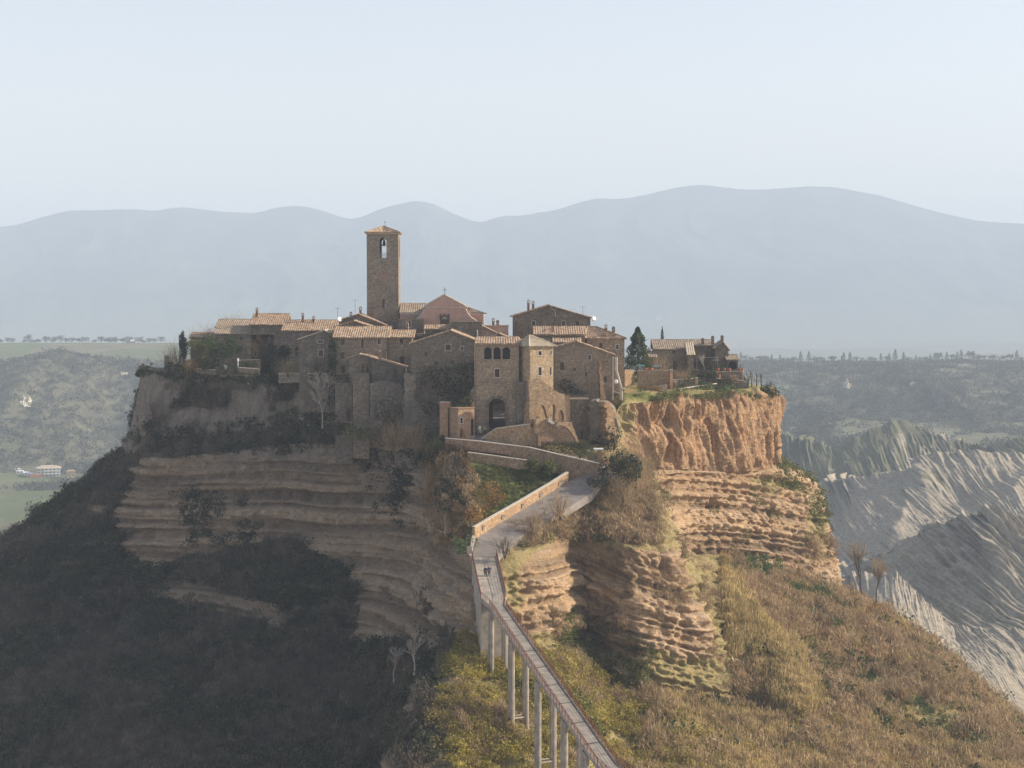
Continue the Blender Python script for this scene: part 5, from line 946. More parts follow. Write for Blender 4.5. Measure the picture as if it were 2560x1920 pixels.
rsl = (sxp > 1390) & (syp > 1170) & ~inpoly([(1190, 1160), (1560, 1160), (1590, 1540), (1380, 1500), (1180, 1400)]); grz = inpoly([(1545, 1185), (1660, 1210), (1710, 1265), (1640, 1280), (1570, 1240)]) | inpoly([(1680, 1210), (1770, 1250), (1840, 1340), (1940, 1450), (2020, 1550), (1950, 1550), (1840, 1430), (1740, 1330), (1690, 1290)]); rsl = rsl * (cw > .4) * ~(grz & (nz2 > .0))
reedz = inpoly([(1420, 1180), (1560, 1200), (1640, 1330), (1780, 1500), (1740, 1560), (1600, 1440), (1460, 1300)])
go('brush', 'reddish brown leafless brush over the sunlit right slope', 'brush', rsl * (1 - .93 * reedz) * sstep(-.15, .2, nzl), 2300, TT, 'red', .8, 3.0, seed=9)
go('brush', 'brown leafless brush over the sunlit right slope', 'brush', rsl * (1 - .85 * reedz) * sstep(.2, -.2, nz2), 2300, TT, 'brown', .7, 2.8, seed=10)
go('reeds', 'dry pale reeds on the sunlit right slope', 'reeds', rsl * np.clip(reedz + .25 * inpoly([(1400, 1500), (1700, 1500), (2300, 1700), (1500, 1700)]), 0, 1), 5200, TR, 'reed', .6, 1.3, seed=11)
go('brush', 'olive green bushes low on the sunlit right slope', 'brush', rsl * sstep(1250, 1500, syp) * sstep(.0, .4, nz2), 1100, TLd, 'olive', .6, 2.0, seed=12)
go('brush', 'yellowish broom scattered low on the right slope', 'brush', rsl * sstep(1350, 1500, syp) * (sxp < 2100) * sstep(-.0, -.3, nz2), 1500, TL, 'broom', .6, 1.7, seed=13)
go('brush', 'large dark bushes dotted over the sunlit right slope', 'brush', rsl * sstep(1250, 1400, syp), 90, TLd, 'mid', 1.8, 3.4, seed=28)
go('brush', 'golden dry grass tussocks on the sunlit right slope', 'grass', rsl * sstep(.1, -.3, nzl), 2600, TR, 'reed', .5, 1.0, seed=26)
go('brush', 'orange brown low shrubs on the sunlit right slope', 'brush', rsl * sstep(.1, .4, fbm(PX[:, 0] / 8, PX[:, 1] / 8, 0, 303, 3)), 800, TT, 'orange', .6, 1.8, seed=27)
go('ivy', 'fresh green creepers below the banded cliff', 'creeper', grz * (nz2 > -.02), 750, TL, 'green', .5, 1.3, seed=14)
shld = inpoly([(1676, 985), (1745, 985), (1790, 1060), (1790, 1120), (1740, 1110), (1680, 1080)])
go('brush', 'green scrub on the shoulder right of the red cliff', 'brush', shld * (nz2 > -.2), 330, TLd, 'olive', .8, 1.8, seed=15)
go('brush', 'tufts of scrub on the faces of the banded cliff', 'brush', ((sxp > 1380) & (sxp < 1840) & (syp > 1020) & (syp < 1230)) * sstep(.2, .45, nz2) * (nzl > -.1), 420, TLd, 'olive', .35, .9, seed=16)
spr = inpoly([(1100, 1150), (1260, 1060), (1290, 990), (1400, 1000), (1430, 1180), (1330, 1180), (1200, 1170), (1130, 1190)])
go('brush', 'mixed brown brush on the spur right of the ramp', 'brush', spr * 1.0, 700, TT, 'brown', 1.0, 2.2, seed=17)
go('brush', 'olive bushes on the spur right of the ramp', 'brush', spr * (nz2 > -.05), 260, TLd, 'olive', .8, 1.7, seed=18)
bkz = inpoly([(905, 960), (1000, 965), (1030, 1040), (1080, 1080), (1020, 1150), (990, 1180), (950, 1180), (930, 1100)])
go('brush', 'orange brown bushes on the rocky left edge of the grassy bank', 'brush', bkz * (nz2 > -.25), 330, TL, 'orange', .6, 1.5, seed=19)
go('brush', 'brown twigs on the rocky left edge of the grassy bank', 'brush', bkz * (nzl > -.2), 220, TT, 'brown', .8, 1.6, seed=20)
gra = inpoly([(1010, 1040), (1030, 1010), (1200, 1005), (1225, 1015), (1030, 1140), (1000, 1120)])
go('grass', 'tufts of green grass on the bank inside the hairpin', 'grass', gra * 1.0, 900, TR, 'olive', .2, .45, seed=21, sink=.1)
go('brush', 'scrub along the rim of the right cliff', 'brush', ((sxp > 1340) & (sxp < 1670) & (np.abs(rowv - r1 - 6) < 9)) * (nz2 > -.1), 240, TLd, 'olive', .5, 1.1, seed=22)
rimw = ((sxp > 300) & (sxp < 760) & (np.abs(rowv - r1 - 4) < 8))
go('brush', 'dark scrub along the rim of the left cliff', 'brush', rimw * (nz2 > -.2), 260, TLd, 'dark', .6, 1.3, seed=23)
rb1 = inpoly([(1200, 1160), (1560, 1160), (1590, 1540), (1380, 1500), (1180, 1400)])
go('brush', 'brown and olive tufts on the banded outcrop right of the footbridge', 'brush', rb1 * sstep(.1, .4, nz2), 260, TT, 'brown', .7, 1.6, seed=24)
go('brush', 'olive scrub in the hollow of the banded outcrop', 'brush', (rb1 & inpoly([(1200, 1330), (1330, 1340), (1420, 1420), (1390, 1500), (1200, 1430)])) * 1.0, 220, TLd, 'olive', .7, 1.5, seed=25)
# --- woods in the far country
wx, wy, wz = XX.ravel(), DD.ravel(), ZZ.ravel(); sw = wood.ravel() * ((SX.ravel() > -300) & (SX.ravel() < 620) | (SX.ravel() > 1300) & (SX.ravel() < 2450)) * (wy < 2750) * (wy > 1300) * wy
sw = sw * np.gradient(DD, axis=1).ravel(); cs = np.cumsum(sw); i = np.clip(np.searchsorted(cs, rs.uniform(0, cs[-1], 15000)), 0, len(wx) - 1)
pp = np.stack([wx[i] + rs.normal(0, 3, len(i)), wy[i] + rs.normal(0, 3, len(i)), wz[i] - 1], 1); TW = [t_leaf(26, s_ + 80, .42, .9, 4) for s_ in range(5)]
scatter('woodland', 'hazy winter woodland on the far valley slopes', 'woodland', pp, rs.uniform(3.2, 6.5, len(i)), TW, FM['wood'], 1.0, .4, seed=31)
# --- individual plants
def zat(x, y):   # height of the hill top surface near x, y
    d = (G2[..., 0] - x) ** 2 + (G2[..., 1] - y) ** 2; k = np.argmin(d); return G2.reshape(-1, 3)[k, 2]
def bush(name, label, x, y, D, r, mat, cat='shrub', squash=.9, n=420, leaf=.17, group=None, seed=None, dy=0):
    """leafy bush: base centre at photo pixel x,y; r radius in m"""
    seed = seed if seed is not None else int(x * 7 + y); v, a = t_leaf(n, seed, leaf / 1, squash, 7); o = P(x, y, D); root = empty(name, o, 0, label=label, cat=cat, group=group)
    q = v * r; q[:, 2] = q[:, 2] * squash; np_mesh('foliage', q, np.arange(len(q)).reshape(-1, 4), FM[mat], root, attrs=dict(tint=a))
    mb = MB(); rg = random.Random(seed); [mb.tube([(0, 0, -.6), (rg.uniform(-.4, .4) * r, rg.uniform(-.4, .4) * r, r * .7)], [.09, .03], 4) for _ in range(5)]; mb.build('stem', T['bark'], root); return root
def twigbush(name, label, x, y, D, r, mat, cat='shrub', h=1.2, n=500, w_=.022, seed=None, group=None):
    seed = seed if seed is not None else int(x * 5 + y); o = P(x, y, D); root = empty(name, o, 0, label=label, cat=cat, group=group); rr_ = np.random.RandomState(seed); VV = []; AA = []
    v, a = t_twig(n // 3, seed, .02 / r, .8); VV.append(v * (r, r, r * h)); AA.append(a); m_ = 9
    for q in range(m_):
        th = rr_.uniform(0, 6.28); rd = r * rr_.uniform(.1, .62); zz_ = r * h * rr_.uniform(.15, .62); s_ = r * rr_.uniform(.3, .5); v, a = t_fuzz(n // 4, seed + q); k_ = .11 / s_; c_ = v.reshape(-1, 4, 3).mean(1, keepdims=True); v = (c_ + (v.reshape(-1, 4, 3) - c_) * min(1.6, 1.4 * k_ * 3)).reshape(-1, 3)
        VV.append(v * s_ + (rd * math.cos(th), rd * math.sin(th), zz_)); AA.append(np.clip(a + rr_.uniform(-.2, .2), 0, 1))
    q = np.concatenate(VV); a = np.concatenate(AA)
    np_mesh('twigs', q, np.arange(len(q)).reshape(-1, 4), FM[mat], root, attrs=dict(tint=a)); mb = MB(); rg = random.Random(seed); [mb.tube([(0, 0, -.8), (rg.uniform(-.35, .35) * r, rg.uniform(-.35, .35) * r, r * h * .7)], [.08, .02], 4) for _ in range(7)]; mb.build('stem', T['bark'], root); return root
def tree(name, label, x, y, D, h, w_, mat, shape, n=2200, leaf=.28, seed=None, cat='tree', group=None, trunk=.15, low=.12):
    seed = seed if seed is not None else int(x + y * 3); r = np.random.RandomState(seed); o = P(x, y, D); root = empty(name, o, 0, label=label, cat=cat, group=group)
    t = r.uniform(0, 1, n)
    if shape == 'cone': rad = (1 - t) ** .62 * (.9 + .2 * np.sin(t * 30 + r.uniform(0, 6))) * w_ / 2 + .1
    elif shape == 'column': rad = w_ / 2 * np.clip(np.sin(np.clip(t * 1.02 + .03, 0, 1) * math.pi) ** .45, .05, 1) * (1 - .35 * t)
    if shape in ('cone', 'column'):
        th = r.uniform(0, 6.283, n); k = fbm(np.cos(th) * 1.7, np.sin(th) * 1.7, t * 5, seed, 3); rr = rad * np.sqrt(r.uniform(.15, 1, n)) * (1 + (.3 if shape == 'cone' else 1.0) * k); z = low * h + t * h * (1 - low); p = np.stack([rr * np.cos(th), rr * np.sin(th), z - rr * (.25 if shape == 'cone' else -.1)], 1); tint = np.clip(.5 + k * .9 + r.normal(0, .15, n), 0, 1)
    else:
        m_ = 14; c = r.normal(0, 1, (m_, 3)); c /= np.linalg.norm(c, axis=1, keepdims=True); c *= r.uniform(.25, .75, (m_, 1)); rad = r.uniform(.22, .42, m_); k = r.randint(0, m_, n); d = r.normal(0, 1, (n, 3)); d /= np.linalg.norm(d, axis=1, keepdims=True)
        p = (c[k] + d * (rad[k] * r.uniform(.3, 1.1, n) ** .5)[:, None]) * (w_ / 2, w_ / 2, h * (1 - low) / 2) + (0, 0, h * (low + (1 - low) / 2)); tint = np.clip(.5 + .2 * (k % 3 - 1) + r.normal(0, .16, n), 0, 1)
    np_mesh('crown', quads(p, r, leaf, r.uniform(.6, 1.3, n)), np.arange(4 * n).reshape(-1, 4), FM[mat], root, attrs=dict(tint=np.repeat(tint, 4)))
    mb = MB(); mb.tube([(0, 0, -1), (.05, 0, h * .3), (0, .05, h * .75)], [trunk * 1.3, trunk, trunk * .4], 7); rg = random.Random(seed)
    for q in range(7): z = h * rg.uniform(.15, .6); t_ = rg.uniform(0, 6.28); mb.tube([(0, 0, z), (math.cos(t_) * w_ * .3, math.sin(t_) * w_ * .3, z + h * .18)], [trunk * .4, .02], 4)
    mb.build('trunk', T['bark'], root); return root
def bare(name, label, x, y, D, h, spread, seed, mat='bark', cat='tree', group=None, depth=4, trunk=.14, twigs='grey', forks=3, lean=0.0, stub=False, tw=.02, upb=.5):
    rg = random.Random(seed); o = P(x, y, D); root = empty(name, o, 0, label=label, cat=cat, group=group); mb = MB(); ends = []
    def grow(p, d, l, r, k):
        m_ = p + d * l * .5 + Vector((rg.uniform(-.1, .1), rg.uniform(-.1, .1), 0)) * l; e = m_ + (d + Vector((0, 0, .1 * upb))).normalized() * l * .5; mb.tube([p, m_, e], [r, r * .85, r * .68], 5 if k > 1 else 4)
        if k == 0: ends.append((e, d, l)); return
        for q in range(forks if k > 1 or not stub else 2):
            a = Vector((rg.gauss(0, 1), rg.gauss(0, 1), rg.gauss(upb, .5))).normalized(); grow(m_ if q == 0 and k < depth and not stub else e, (d * 1.1 + a * min(spread, .62) * (1 if stub else .5 + .9 * rg.random())).normalized(), l * rg.uniform(.55, .9), r * .64, k - 1)
    grow(Vector((0, 0, -.5)), Vector((lean, 0, 1)).normalized(), h * .3, trunk, depth); mb.build('trunk', T[mat], root)
    if not stub:
        V = []
        for e, d, l in ends:
            for q in range(11):
                a = Vector((rg.gauss(0, 1), rg.gauss(0, 1), rg.gauss(.5, .6))).normalized(); s_ = e - d * l * rg.random(); f_ = s_ + (d + a * .8).normalized() * l * rg.uniform(.5, 1.2); x_ = (f_ - s_).cross(Vector((rg.random() - .5, rg.random() - .5, rg.random() - .5))).normalized() * tw; V += [s_ - x_, s_ + x_, f_ + x_ * .3, f_ - x_ * .3]
        V = np.array([tuple(q) for q in V]); np_mesh('twigs', V, np.arange(len(V)).reshape(-1, 4), FM[twigs] if twigs in FM else T[twigs], root, attrs=dict(tint=rs.uniform(0, 1, len(V))))
    return root
# left end of the town
tree('cypress', 'ragged dark cypress at the left end of the town', 458, 922, 405, 10.4, 2.7, 'dark', 'round', 2600, .32, low=.02)
tree('evergreen_tree', 'large round dark green tree in the left garden', 558, 928, 391, 9.2, 11.4, 'mid', 'round', 5600, .3)
tree('evergreen_tree', 'smaller bright green tree between the cypress and the large round tree', 502, 914, 396, 7.2, 7.2, 'olive', 'round', 3000, .28)
tree('evergreen_tree', 'dark spreading tree with pale branches right of the agave', 680, 944, 377, 8.0, 8.2, 'dark', 'round', 2600, .28)
tree('evergreen_tree', 'dark hanging evergreen over the cliff edge under the spreading tree', 668, 985, 373, 5.8, 6.2, 'dark', 'round', 2200, .28)
bush('shrub', 'yellowish shrub at the foot of the ragged cypress', 488, 920, 395, 2.6, 'orange', n=500); bush('shrub', 'broad green shrub right of the yellowish shrub', 522, 925, 394, 2.8, 'mid', n=600); bush('shrub', 'dark rounded shrub at the left foot of the cypress', 440, 930, 404, 2.6, 'dark', n=600); bush('shrub', 'green bush before the dark garden wall', 612, 925, 388, 2.0, 'mid', n=450); bush('shrub', 'dark shrub below the yellowish shrub', 470, 936, 397, 2.6, 'dark')
for x, y, D, r_, hh, lb in ((425, 928, 413, 3.6, 1.7, 'leafless tree on the far left corner of the town'), (447, 915, 412, 3.8, 1.8, 'leafless tree just left of the ragged cypress'), (487, 868, 415, 3.4, 1.4, 'leafless tree top behind the low outbuilding'), (525, 855, 417, 3.6, 1.3, 'leafless tree behind the outbuilding, right of the others'), (580, 835, 420, 4.0, 1.3, 'leafless tree peeping over the patched roof')): twigbush('bare_tree', lb, x, y, D, r_, 'brown', cat='tree', h=hh, n=520, group='leafless trees behind the left houses')
for x, y, D, r_, lb in ((640, 893, 390, 3.6, 'brown bare shrub in the garden under the long low house'), (672, 882, 392, 3.3, 'brown bare shrub under the right end of the long low house'), (740, 880, 379, 2.6, 'bare shrub left of the steep roofed dark house'), (720, 935, 364, 2.4, 'bare shrub on the parapet left of the steep roofed house'), (790, 932, 358, 2.6, 'leafless creeper before the steep roofed dark house'), (830, 925, 356, 2.0, 'leafless shrub at the corner of the long stone house')): twigbush('bare_shrub', lb, x, y, D, r_, 'brown' if x < 760 else 'grey', n=420)
tree('evergreen_tree', 'small dark tree right above the straight parapet', 712, 905, 374, 4.5, 4.0, 'dark', 'round', 1300, .26)
def ivymass(label, pts, D, n, seed, mat='dark', th=1.2):
    r = np.random.RandomState(seed); xs = [p[0] for p in pts]; ys = [p[1] for p in pts]; cx, cy = sum(xs) / len(xs), max(ys); o = P(cx, cy, D); root = empty('ivy', o, 0, label=label, cat='ivy')
    X0 = r.uniform(min(xs), max(xs), n * 3); Y0 = r.uniform(min(ys), max(ys), n * 3); k = inpoly(pts, X0, Y0) & (fbm(X0 / 14, Y0 / 14, 0, seed, 3) > -.28); X0, Y0 = X0[k][:n], Y0[k][:n]; s_ = D / F
    p = np.stack([(X0 - cx) * s_, -np.abs(r.normal(0, th * .5, len(X0))), (cy - Y0) * s_], 1); np_mesh('leaves', quads(p, r, .34, r.uniform(.6, 1.3, len(p))), np.arange(4 * len(p)).reshape(-1, 4), FM[mat], root, attrs=dict(tint=np.repeat(np.clip(.5 + .9 * fbm(X0 / 8, Y0 / 8, 0, seed + 1, 2), 0, 1), 4)))
    mb = MB(); [mb.tube([((q - .5) * (max(xs) - min(xs)) * s_ * .6, -.03, -.3), ((q - .5) * (max(xs) - min(xs)) * s_ * .7, -.05, (cy - min(ys)) * s_ * .6)], [.07, .03], 4) for q in (.2, .5, .8)]; mb.build('stem', T['bark'], root); return root
ivymass('dark ivy column on the corner of the long stone house', [(826, 832), (840, 840), (846, 870), (838, 935), (818, 940), (822, 870)], 355, 900, 1)
ivymass('dark green ivy sheet left of the square bastion', [(776, 930), (880, 935), (880, 1010), (840, 1020), (800, 1000), (770, 960)], 352, 1500, 2)
ivymass('dark ivy over the base of the broad gabled house', [(1052, 915), (1186, 905), (1187, 1000), (1140, 1020), (1120, 1000), (1050, 975)], 338.6, 2200, 3)
ivymass('dark growth around the broken arch left of the court', [(1060, 1000), (1100, 1005), (1098, 1040), (1080, 1045), (1058, 1030)], 335, 300, 4)
ivymass('dark ivy on the wall under the long lean-to house', [(934, 1000), (1000, 995), (1010, 1040), (940, 1050)], 341, 350, 5)
ivymass('dark shadowy ivy on the tall dark house above the ruins', [(1390, 960), (1420, 935), (1440, 960), (1470, 985), (1420, 985)], 343.6, 420, 6)
ivymass('green ivy on the wall behind the small gatehouse', [(1150, 1000), (1178, 985), (1186, 1010), (1160, 1022), (1140, 1020)], 325.8, 260, 7, 'olive')
# ag ave
o = P(564, 925, 387); ag = empty('agave', o, 0, label='pale spiky agave on the left cliff top', cat='agave'); mb = MB(); rg = random.Random(3)
for k in range(16):
    t_ = rg.uniform(0, 6.28); l_ = rg.uniform(.9, 1.7); d = Vector((math.cos(t_) * .45, math.sin(t_) * .45, 1)).normalized(); s_ = Vector((-d.y, d.x, 0)).normalized(); b_ = Vector((0, 0, 0)); m_ = d * l_ * .5; e_ = d * l_; mb.poly([b_ - s_ * .06, b_ + s_ * .06, m_ + s_ * .09, e_, m_ - s_ * .09])
mb.build('leaves', flat('agave_leaf', (.30, .36, .30)), ag)
# dead white tree and scrub under the town
bare('dead_tree', 'pale dead tree with bare forking limbs below the left parapet', 806, 1066, 351, 10.5, .55, 12, mat='paleb', twigs='pale', trunk=.2, tw=.03, depth=4)
bare('dead_tree', 'pale fallen branches left of the dead tree', 775, 1060, 350, 4, .9, 13, mat='paleb', twigs='pale', trunk=.1, lean=-1.2, depth=3)
bush('shrub', 'dark green shrub at the foot of the dead tree', 760, 1085, 349, 4.2, 'dark', n=700, leaf=.13); bush('shrub', 'green shrub left of the brown leafless thicket', 900, 1095, 336, 3.0, 'olive', n=700, leaf=.14); bush('shrub', 'dark shrub between the dead tree and the bastion', 850, 1080, 342, 2.6, 'dark', n=500)
twigbush('bare_shrub', 'reddish bare shrub right of the dead tree', 850, 1090, 345, 3.2, 'brown', n=500); twigbush('bare_shrub', 'big brown leafless thicket left of the gateway court', 985, 1125, 330, 5.2, 'red', n=1500, h=1.1); twigbush('bare_shrub', 'brown leafless thicket nearest the sunlit wall end', 1035, 1120, 326.5, 4.2, 'brown', n=1100, h=1.1); twigbush('bare_shrub', 'tangled leafless thicket under the half buried arch', 945, 1120, 333, 3.8, 'grey', n=900)
bush('shrub', 'low grey green shrub by the sunlit wall end', 1085, 1118, 323, 2.0, 'olive', n=400)
twigbush('bare_shrub', 'bare fan shaped shrub on the shaded cliff face', 425, 1085, 399, 6.5, 'grey', n=1100, h=1.3, w_=.014); twigbush('bare_shrub', 'leafless shrub below the shaded upper cliff', 385, 1040, 402, 3.5, 'grey', n=500)
# hedge, shrubs near the hairpin
hd = empty('hedge', P(1413, 1146, 319.4), 0, label='clipped dark hedge paler towards its top along the upper path', cat='hedge'); r = np.random.RandomState(5); n = 5200; q = 319.4 / F
p = np.stack([r.uniform(-60, 60, n) * q, r.uniform(0, 2.0, n), r.uniform(0, 1, n) ** .6 * 40 * q + r.normal(0, .12, n)], 1); np_mesh('foliage', quads(p, r, .2, r.uniform(.6, 1.2, n)), np.arange(4 * n).reshape(-1, 4), FM['dark'], hd, attrs=dict(tint=np.repeat(np.clip(p[:, 2] / 3 + r.normal(0, .2, n), 0, 1), 4)))  # leaf tint goes from dark to paler with height
mb = MB(); [mb.tube([(x * q, 1, -.5), (x * q, 1, 2)], [.06, .03], 4) for x in (-50, -20, 10, 45)]; mb.build('stem', T['bark'], hd)
bush('shrub', 'pale leaved shrub at the right end of the clipped hedge', 1450, 1142, 318.6, 1.7, 'green', n=500, leaf=.12)
bush('shrub', 'dark shrub in front of the buttress block', 1535, 1120, 328, 3.4, 'dark', n=900, leaf=.12); bush('shrub', 'tall dark rounded bush right of the hairpin gate', 1548, 1190, 314, 4.3, 'dark', n=1500, leaf=.11, squash=1.15); bush('shrub', 'small dark bush at the corner of the ramp', 1487, 1212, 310.5, 2.0, 'dark', n=600, leaf=.13)
twigbush('bare_tree', 'reddish leafless tree right of the hairpin', 1590, 1215, 316, 6.0, 'red', n=1800, h=1.5, cat='tree'); twigbush('bare_tree', 'grey leafless tree below the reddish one', 1560, 1260, 310, 4.5, 'brown', n=1100, h=1.3, cat='tree')
bush('shrub', 'green shrub on the bank under the upper parapet, left one', 1330, 1172, 316, 1.9, 'olive', n=600); bush('shrub', 'green shrub on the bank under the upper parapet, right one', 1375, 1178, 315.4, 2.2, 'olive', n=700)
twigbush('bare_shrub', 'dark bare shrub at the foot of the ramp by the footbridge', 1262, 1385, 280, 2.6, 'grey', n=500); twigbush('bare_shrub', 'brown bare shrub leaning over the right edge of the ramp', 1330, 1330, 291, 3.2, 'brown', n=700); twigbush('bare_shrub', 'leafless shrub between the ramp and the banded outcrop', 1400, 1290, 297, 3.2, 'red', n=700)
bush('shrub', 'orange brown rounded bush on the grassy bank', 1235, 1262, 297, 2.6, 'orange', n=800, leaf=.13); bush('shrub', 'second orange brown bush, lower on the grassy bank', 1175, 1300, 290, 2.8, 'orange', n=800, leaf=.13); bush('shrub', 'bright green shrub behind the electrical cabinet', 1160, 1375, 283, 2.2, 'green', n=500)
twigbush('bare_shrub', 'pale bare shrub on the shaded cliff edge left of the ramp', 1110, 1330, 286, 3.2, 'grey', n=500)
# right end of the town
tree('conifer', 'big dark green conifer beside the hipped house', 1594, 940, 379, 10.6, 8.2, 'mid', 'cone', 9000, .3, low=0)
tree('cypress', 'slim pointed cypress behind the eastern roofs', 1655, 925, 430, 10.6, 1.25, 'dark', 'column', 1500, .25, low=.04)
twigbush('bare_shrub', 'brown bare bush behind the garden wall', 1650, 930, 385, 3.4, 'brown', n=800); twigbush('bare_shrub', 'grey brown bush spilling over the brick post', 1700, 960, 376, 3.2, 'brown', n=700)
bush('shrub', 'ivy heap on the low wall before the farmhouse', 1718, 955, 377, 1.9, 'olive', n=500)
bare('bare_tree', 'small pale pruned tree before the farmhouse right half', 1762, 930, 392, 5.4, .6, 31, mat='paleb', twigs='pale', trunk=.09, depth=3, tw=.015); bare('bare_tree', 'thin leafless tree before the gabled end house', 1785, 942, 388, 4.5, .6, 32, twigs='grey', trunk=.08, depth=3, tw=.015)
tree('evergreen_tree', 'dark shrubby tree under the farmhouse right half', 1768, 958, 384, 3.6, 6.0, 'dark', 'round', 1500, .25)
for x, D, h, sd_, lb in ((1851, 391, 3.8, 41, 'smallest pollarded tree, beside the outhouse'), (1870, 386, 4.6, 42, 'leftmost pollarded tree in the row on the cliff end'), (1881, 385, 5.2, 43, 'second pollarded tree in the row on the cliff end'), (1892, 386, 5.0, 44, 'third pollarded tree in the row on the cliff end'), (1904, 388, 5.0, 45, 'rightmost pollarded tree in the row on the cliff end')):
    bare('pollarded_tree', lb, x, 966 if x > 1860 else 935, D, h, .42, sd_, stub=True, depth=2, trunk=.17, group='pollarded trees', upb=1.2); 
bush('shrub', 'round dark clipped bush on the very end of the red cliff', 1932, 988, 385, 1.9, 'dark', n=1500, leaf=.12, squash=1.0)
for x, y, D, r_, m_, lb in ((1770, 975, 371, 2.2, 'green', 'bright green shrub on the cliff rim under the path rail, left one'), (1800, 978, 371, 2.3, 'green', 'bright green shrub on the cliff rim, middle one'), (1822, 985, 372, 1.8, 'olive', 'green shrub at the lip of the notch'), (1683, 985, 365, 2.0, 'olive', 'olive shrub on the cliff rim below the brick posts'), (1610, 990, 359, 2.0, 'green', 'green shrub on the cliff rim right of the timber props'), (1645, 985, 361, 2.2, 'brown', 'brown tussock on the cliff rim'), (1565, 1000, 353, 1.6, 'olive', 'small shrub at the foot of the timber props')): bush('shrub', lb, x, y, D, r_, m_ if m_ != 'brown' else 'orange', n=450, squash=.7)
bush('shrub', 'dry brown shrub on the lawn under the canopy wall', 1615, 972, 364, 1.5, 'orange', n=350, squash=.6); bush('shrub', 'dark green shrub behind the rail near the brick posts', 1712, 968, 370, 1.6, 'mid', n=400); bush('shrub', 'dark bush against the lower terrace wall', 1800, 965, 380, 2.0, 'dark', n=500); twigbush('bare_shrub', 'leafless shrub on the terrace by the outhouse', 1835, 960, 383, 2.0, 'brown', n=350)
# trees one can tell apart on the slopes
for x, y, D, h, lb, tw_ in ((1580 + 0, 1560 + 60, 318, 7, 'leafless tree in the hollow right of the banded outcrop', 'grey'), (2155, 1480, 352, 11, 'tall thin leafless tree on the right skyline', 'brown'), (2190, 1500, 350, 9, 'spreading leafless tree beside the tall thin one', 'red'), (2226, 1675, 335, 10, 'dark leafless tree low on the right slope', 'brown'), (2105, 1815, 300, 8, 'leafless tree at the bottom of the right slope', 'grey'), (1750, 1890, 280, 7, 'low leafless tree near the bottom right of the broom', 'brown'), (1050, 1800, 262, 7, 'pale leafless tree at the edge of the broom', 'pale'), (1035, 1680, 268, 6, 'pale leafless tree against the dark slope', 'pale'), (1120, 1620, 272, 5, 'grey leafless tree beside the first bridge pier', 'grey'), (985, 1700, 290, 6, 'pale leafless tree deep in the shade left of the broom', 'pale'), (470, 1530, 352, 5, 'leafless tree under the banded shaded cliff', 'grey')):
    bare('bare_tree', lb, x, y, D, h, .7, int(x), twigs=tw_, mat='paleb' if tw_ == 'pale' else 'bark', trunk=.15, tw=.02)
for x, y, D, h, w_, lb in ((2340, 1750, 328, 6, 3.2, 'green bush tree on the right skyline slope'), (2420, 1790, 325, 5.5, 4.5, 'dark spiky evergreen at the right slope'), (2310, 1880, 305, 7, 4.2, 'ivy covered tree low on the right slope'), (1843, 1500, 338, 4.5, 4.6, 'dark bush in the reeds below the red cliff'), (1890, 1690, 312, 3.5, 3.5, 'dark evergreen bush in the middle of the right slope')): tree('evergreen_tree', lb, x, y, D, h, w_, 'mid' if 'dark' in lb else 'olive', 'round', 1500, .25)
for x, y, D, h, w_, lb in ((215, 1265, 404, 6.5, 7.5, 'bushy dark tree on the left skyline slope, the highest'), (150, 1330, 398, 5, 5.5, 'bushy dark tree on the left skyline slope, the middle one'), (85, 1400, 396, 5, 6, 'bushy dark tree on the left skyline slope, the lowest')): tree('evergreen_tree', lb, x, y, D, h, w_, 'dark', 'round', 1500, .3)
# ================================================================== FAR THINGS
def skyline(sx):
    i = int(np.argmin(np.abs(sxs - sx))); m_ = (DD[i] > 2000) & (DD[i] < 3100); el = np.where(m_, ZZ[i] / DD[i], -9); k = int(np.argmax(el)); return Vector((XX[i, k], DD[i, k], ZZ[i, k])), i
def ground_at(x_px, y_px, Dmin=1500, Dmax=3000):
    """where the sight line through the pixel meets the land"""
    sx = x_px / K; i = int(np.argmin(np.abs(sxs - sx))); tgt = P(x_px, y_px, 1000).z / 1000; el = ZZ[i] / DD[i]; ok = (DD[i] > Dmin) & (DD[i] < Dmax); k = int(np.argmin(np.where(ok, np.abs(el - tgt), 9))); return Vector((XX[i, k], DD[i, k], ZZ[i, k]))
def copy_tree(o, loc_, sc, rz, label, group):
    r = o.copy(); COL.objects.link(r); r.location = loc_; r.scale = (sc, sc, sc); r.rotation_euler = (0, 0, rz); r['label'] = label; r['group'] = group
    for ch in o.children: q = ch.copy(); COL.objects.link(q); q.parent = r
    return r
rg = random.Random(77)
def far_protos(nm, mats, base):
    out = []
    for k, (mt, shp, h, w_) in enumerate(mats):
        t = tree(nm, 'x', 100, 900, 2400, h, w_, mt, shp, 340, 1.5, seed=base + k, trunk=.4, low=.1); out.append(t)
    return out
pl = far_protos('ridge_tree', [('wood', 'round', 14, 20), ('wood', 'round', 10, 15), ('wood', 'round', 17, 24)], 500)
lbl = 'hazy leafless tree among those along the skyline of the far left ridge'; used = set()
for k, sx in enumerate([3, 14, 25, 48, 60, 72, 84, 96, 112, 120, 128, 140, 155, 170, 186, 200, 215, 228, 240, 252, 266, 278, 300, 312, 324, 336, 348]):
    p, _ = skyline(sx); j = 2 if k in (4, 9, 10) else rg.choice((0, 1)); sc = rg.uniform(.7, 1.1); p.z -= 1; p.y += rg.uniform(-15, 15)
    if j not in used: used.add(j); t = pl[j]; t.location = p; t['label'] = lbl; t['group'] = 'trees on the far left ridge'; t.scale = (sc,) * 3
    else: copy_tree(pl[j], p, sc, rg.uniform(0, 6), lbl, 'trees on the far left ridge')
pr_ = far_protos('ridge_tree', [('wood', 'round', 12, 16), ('olive', 'cone', 16, 10), ('wood', 'round', 9, 20)], 600)
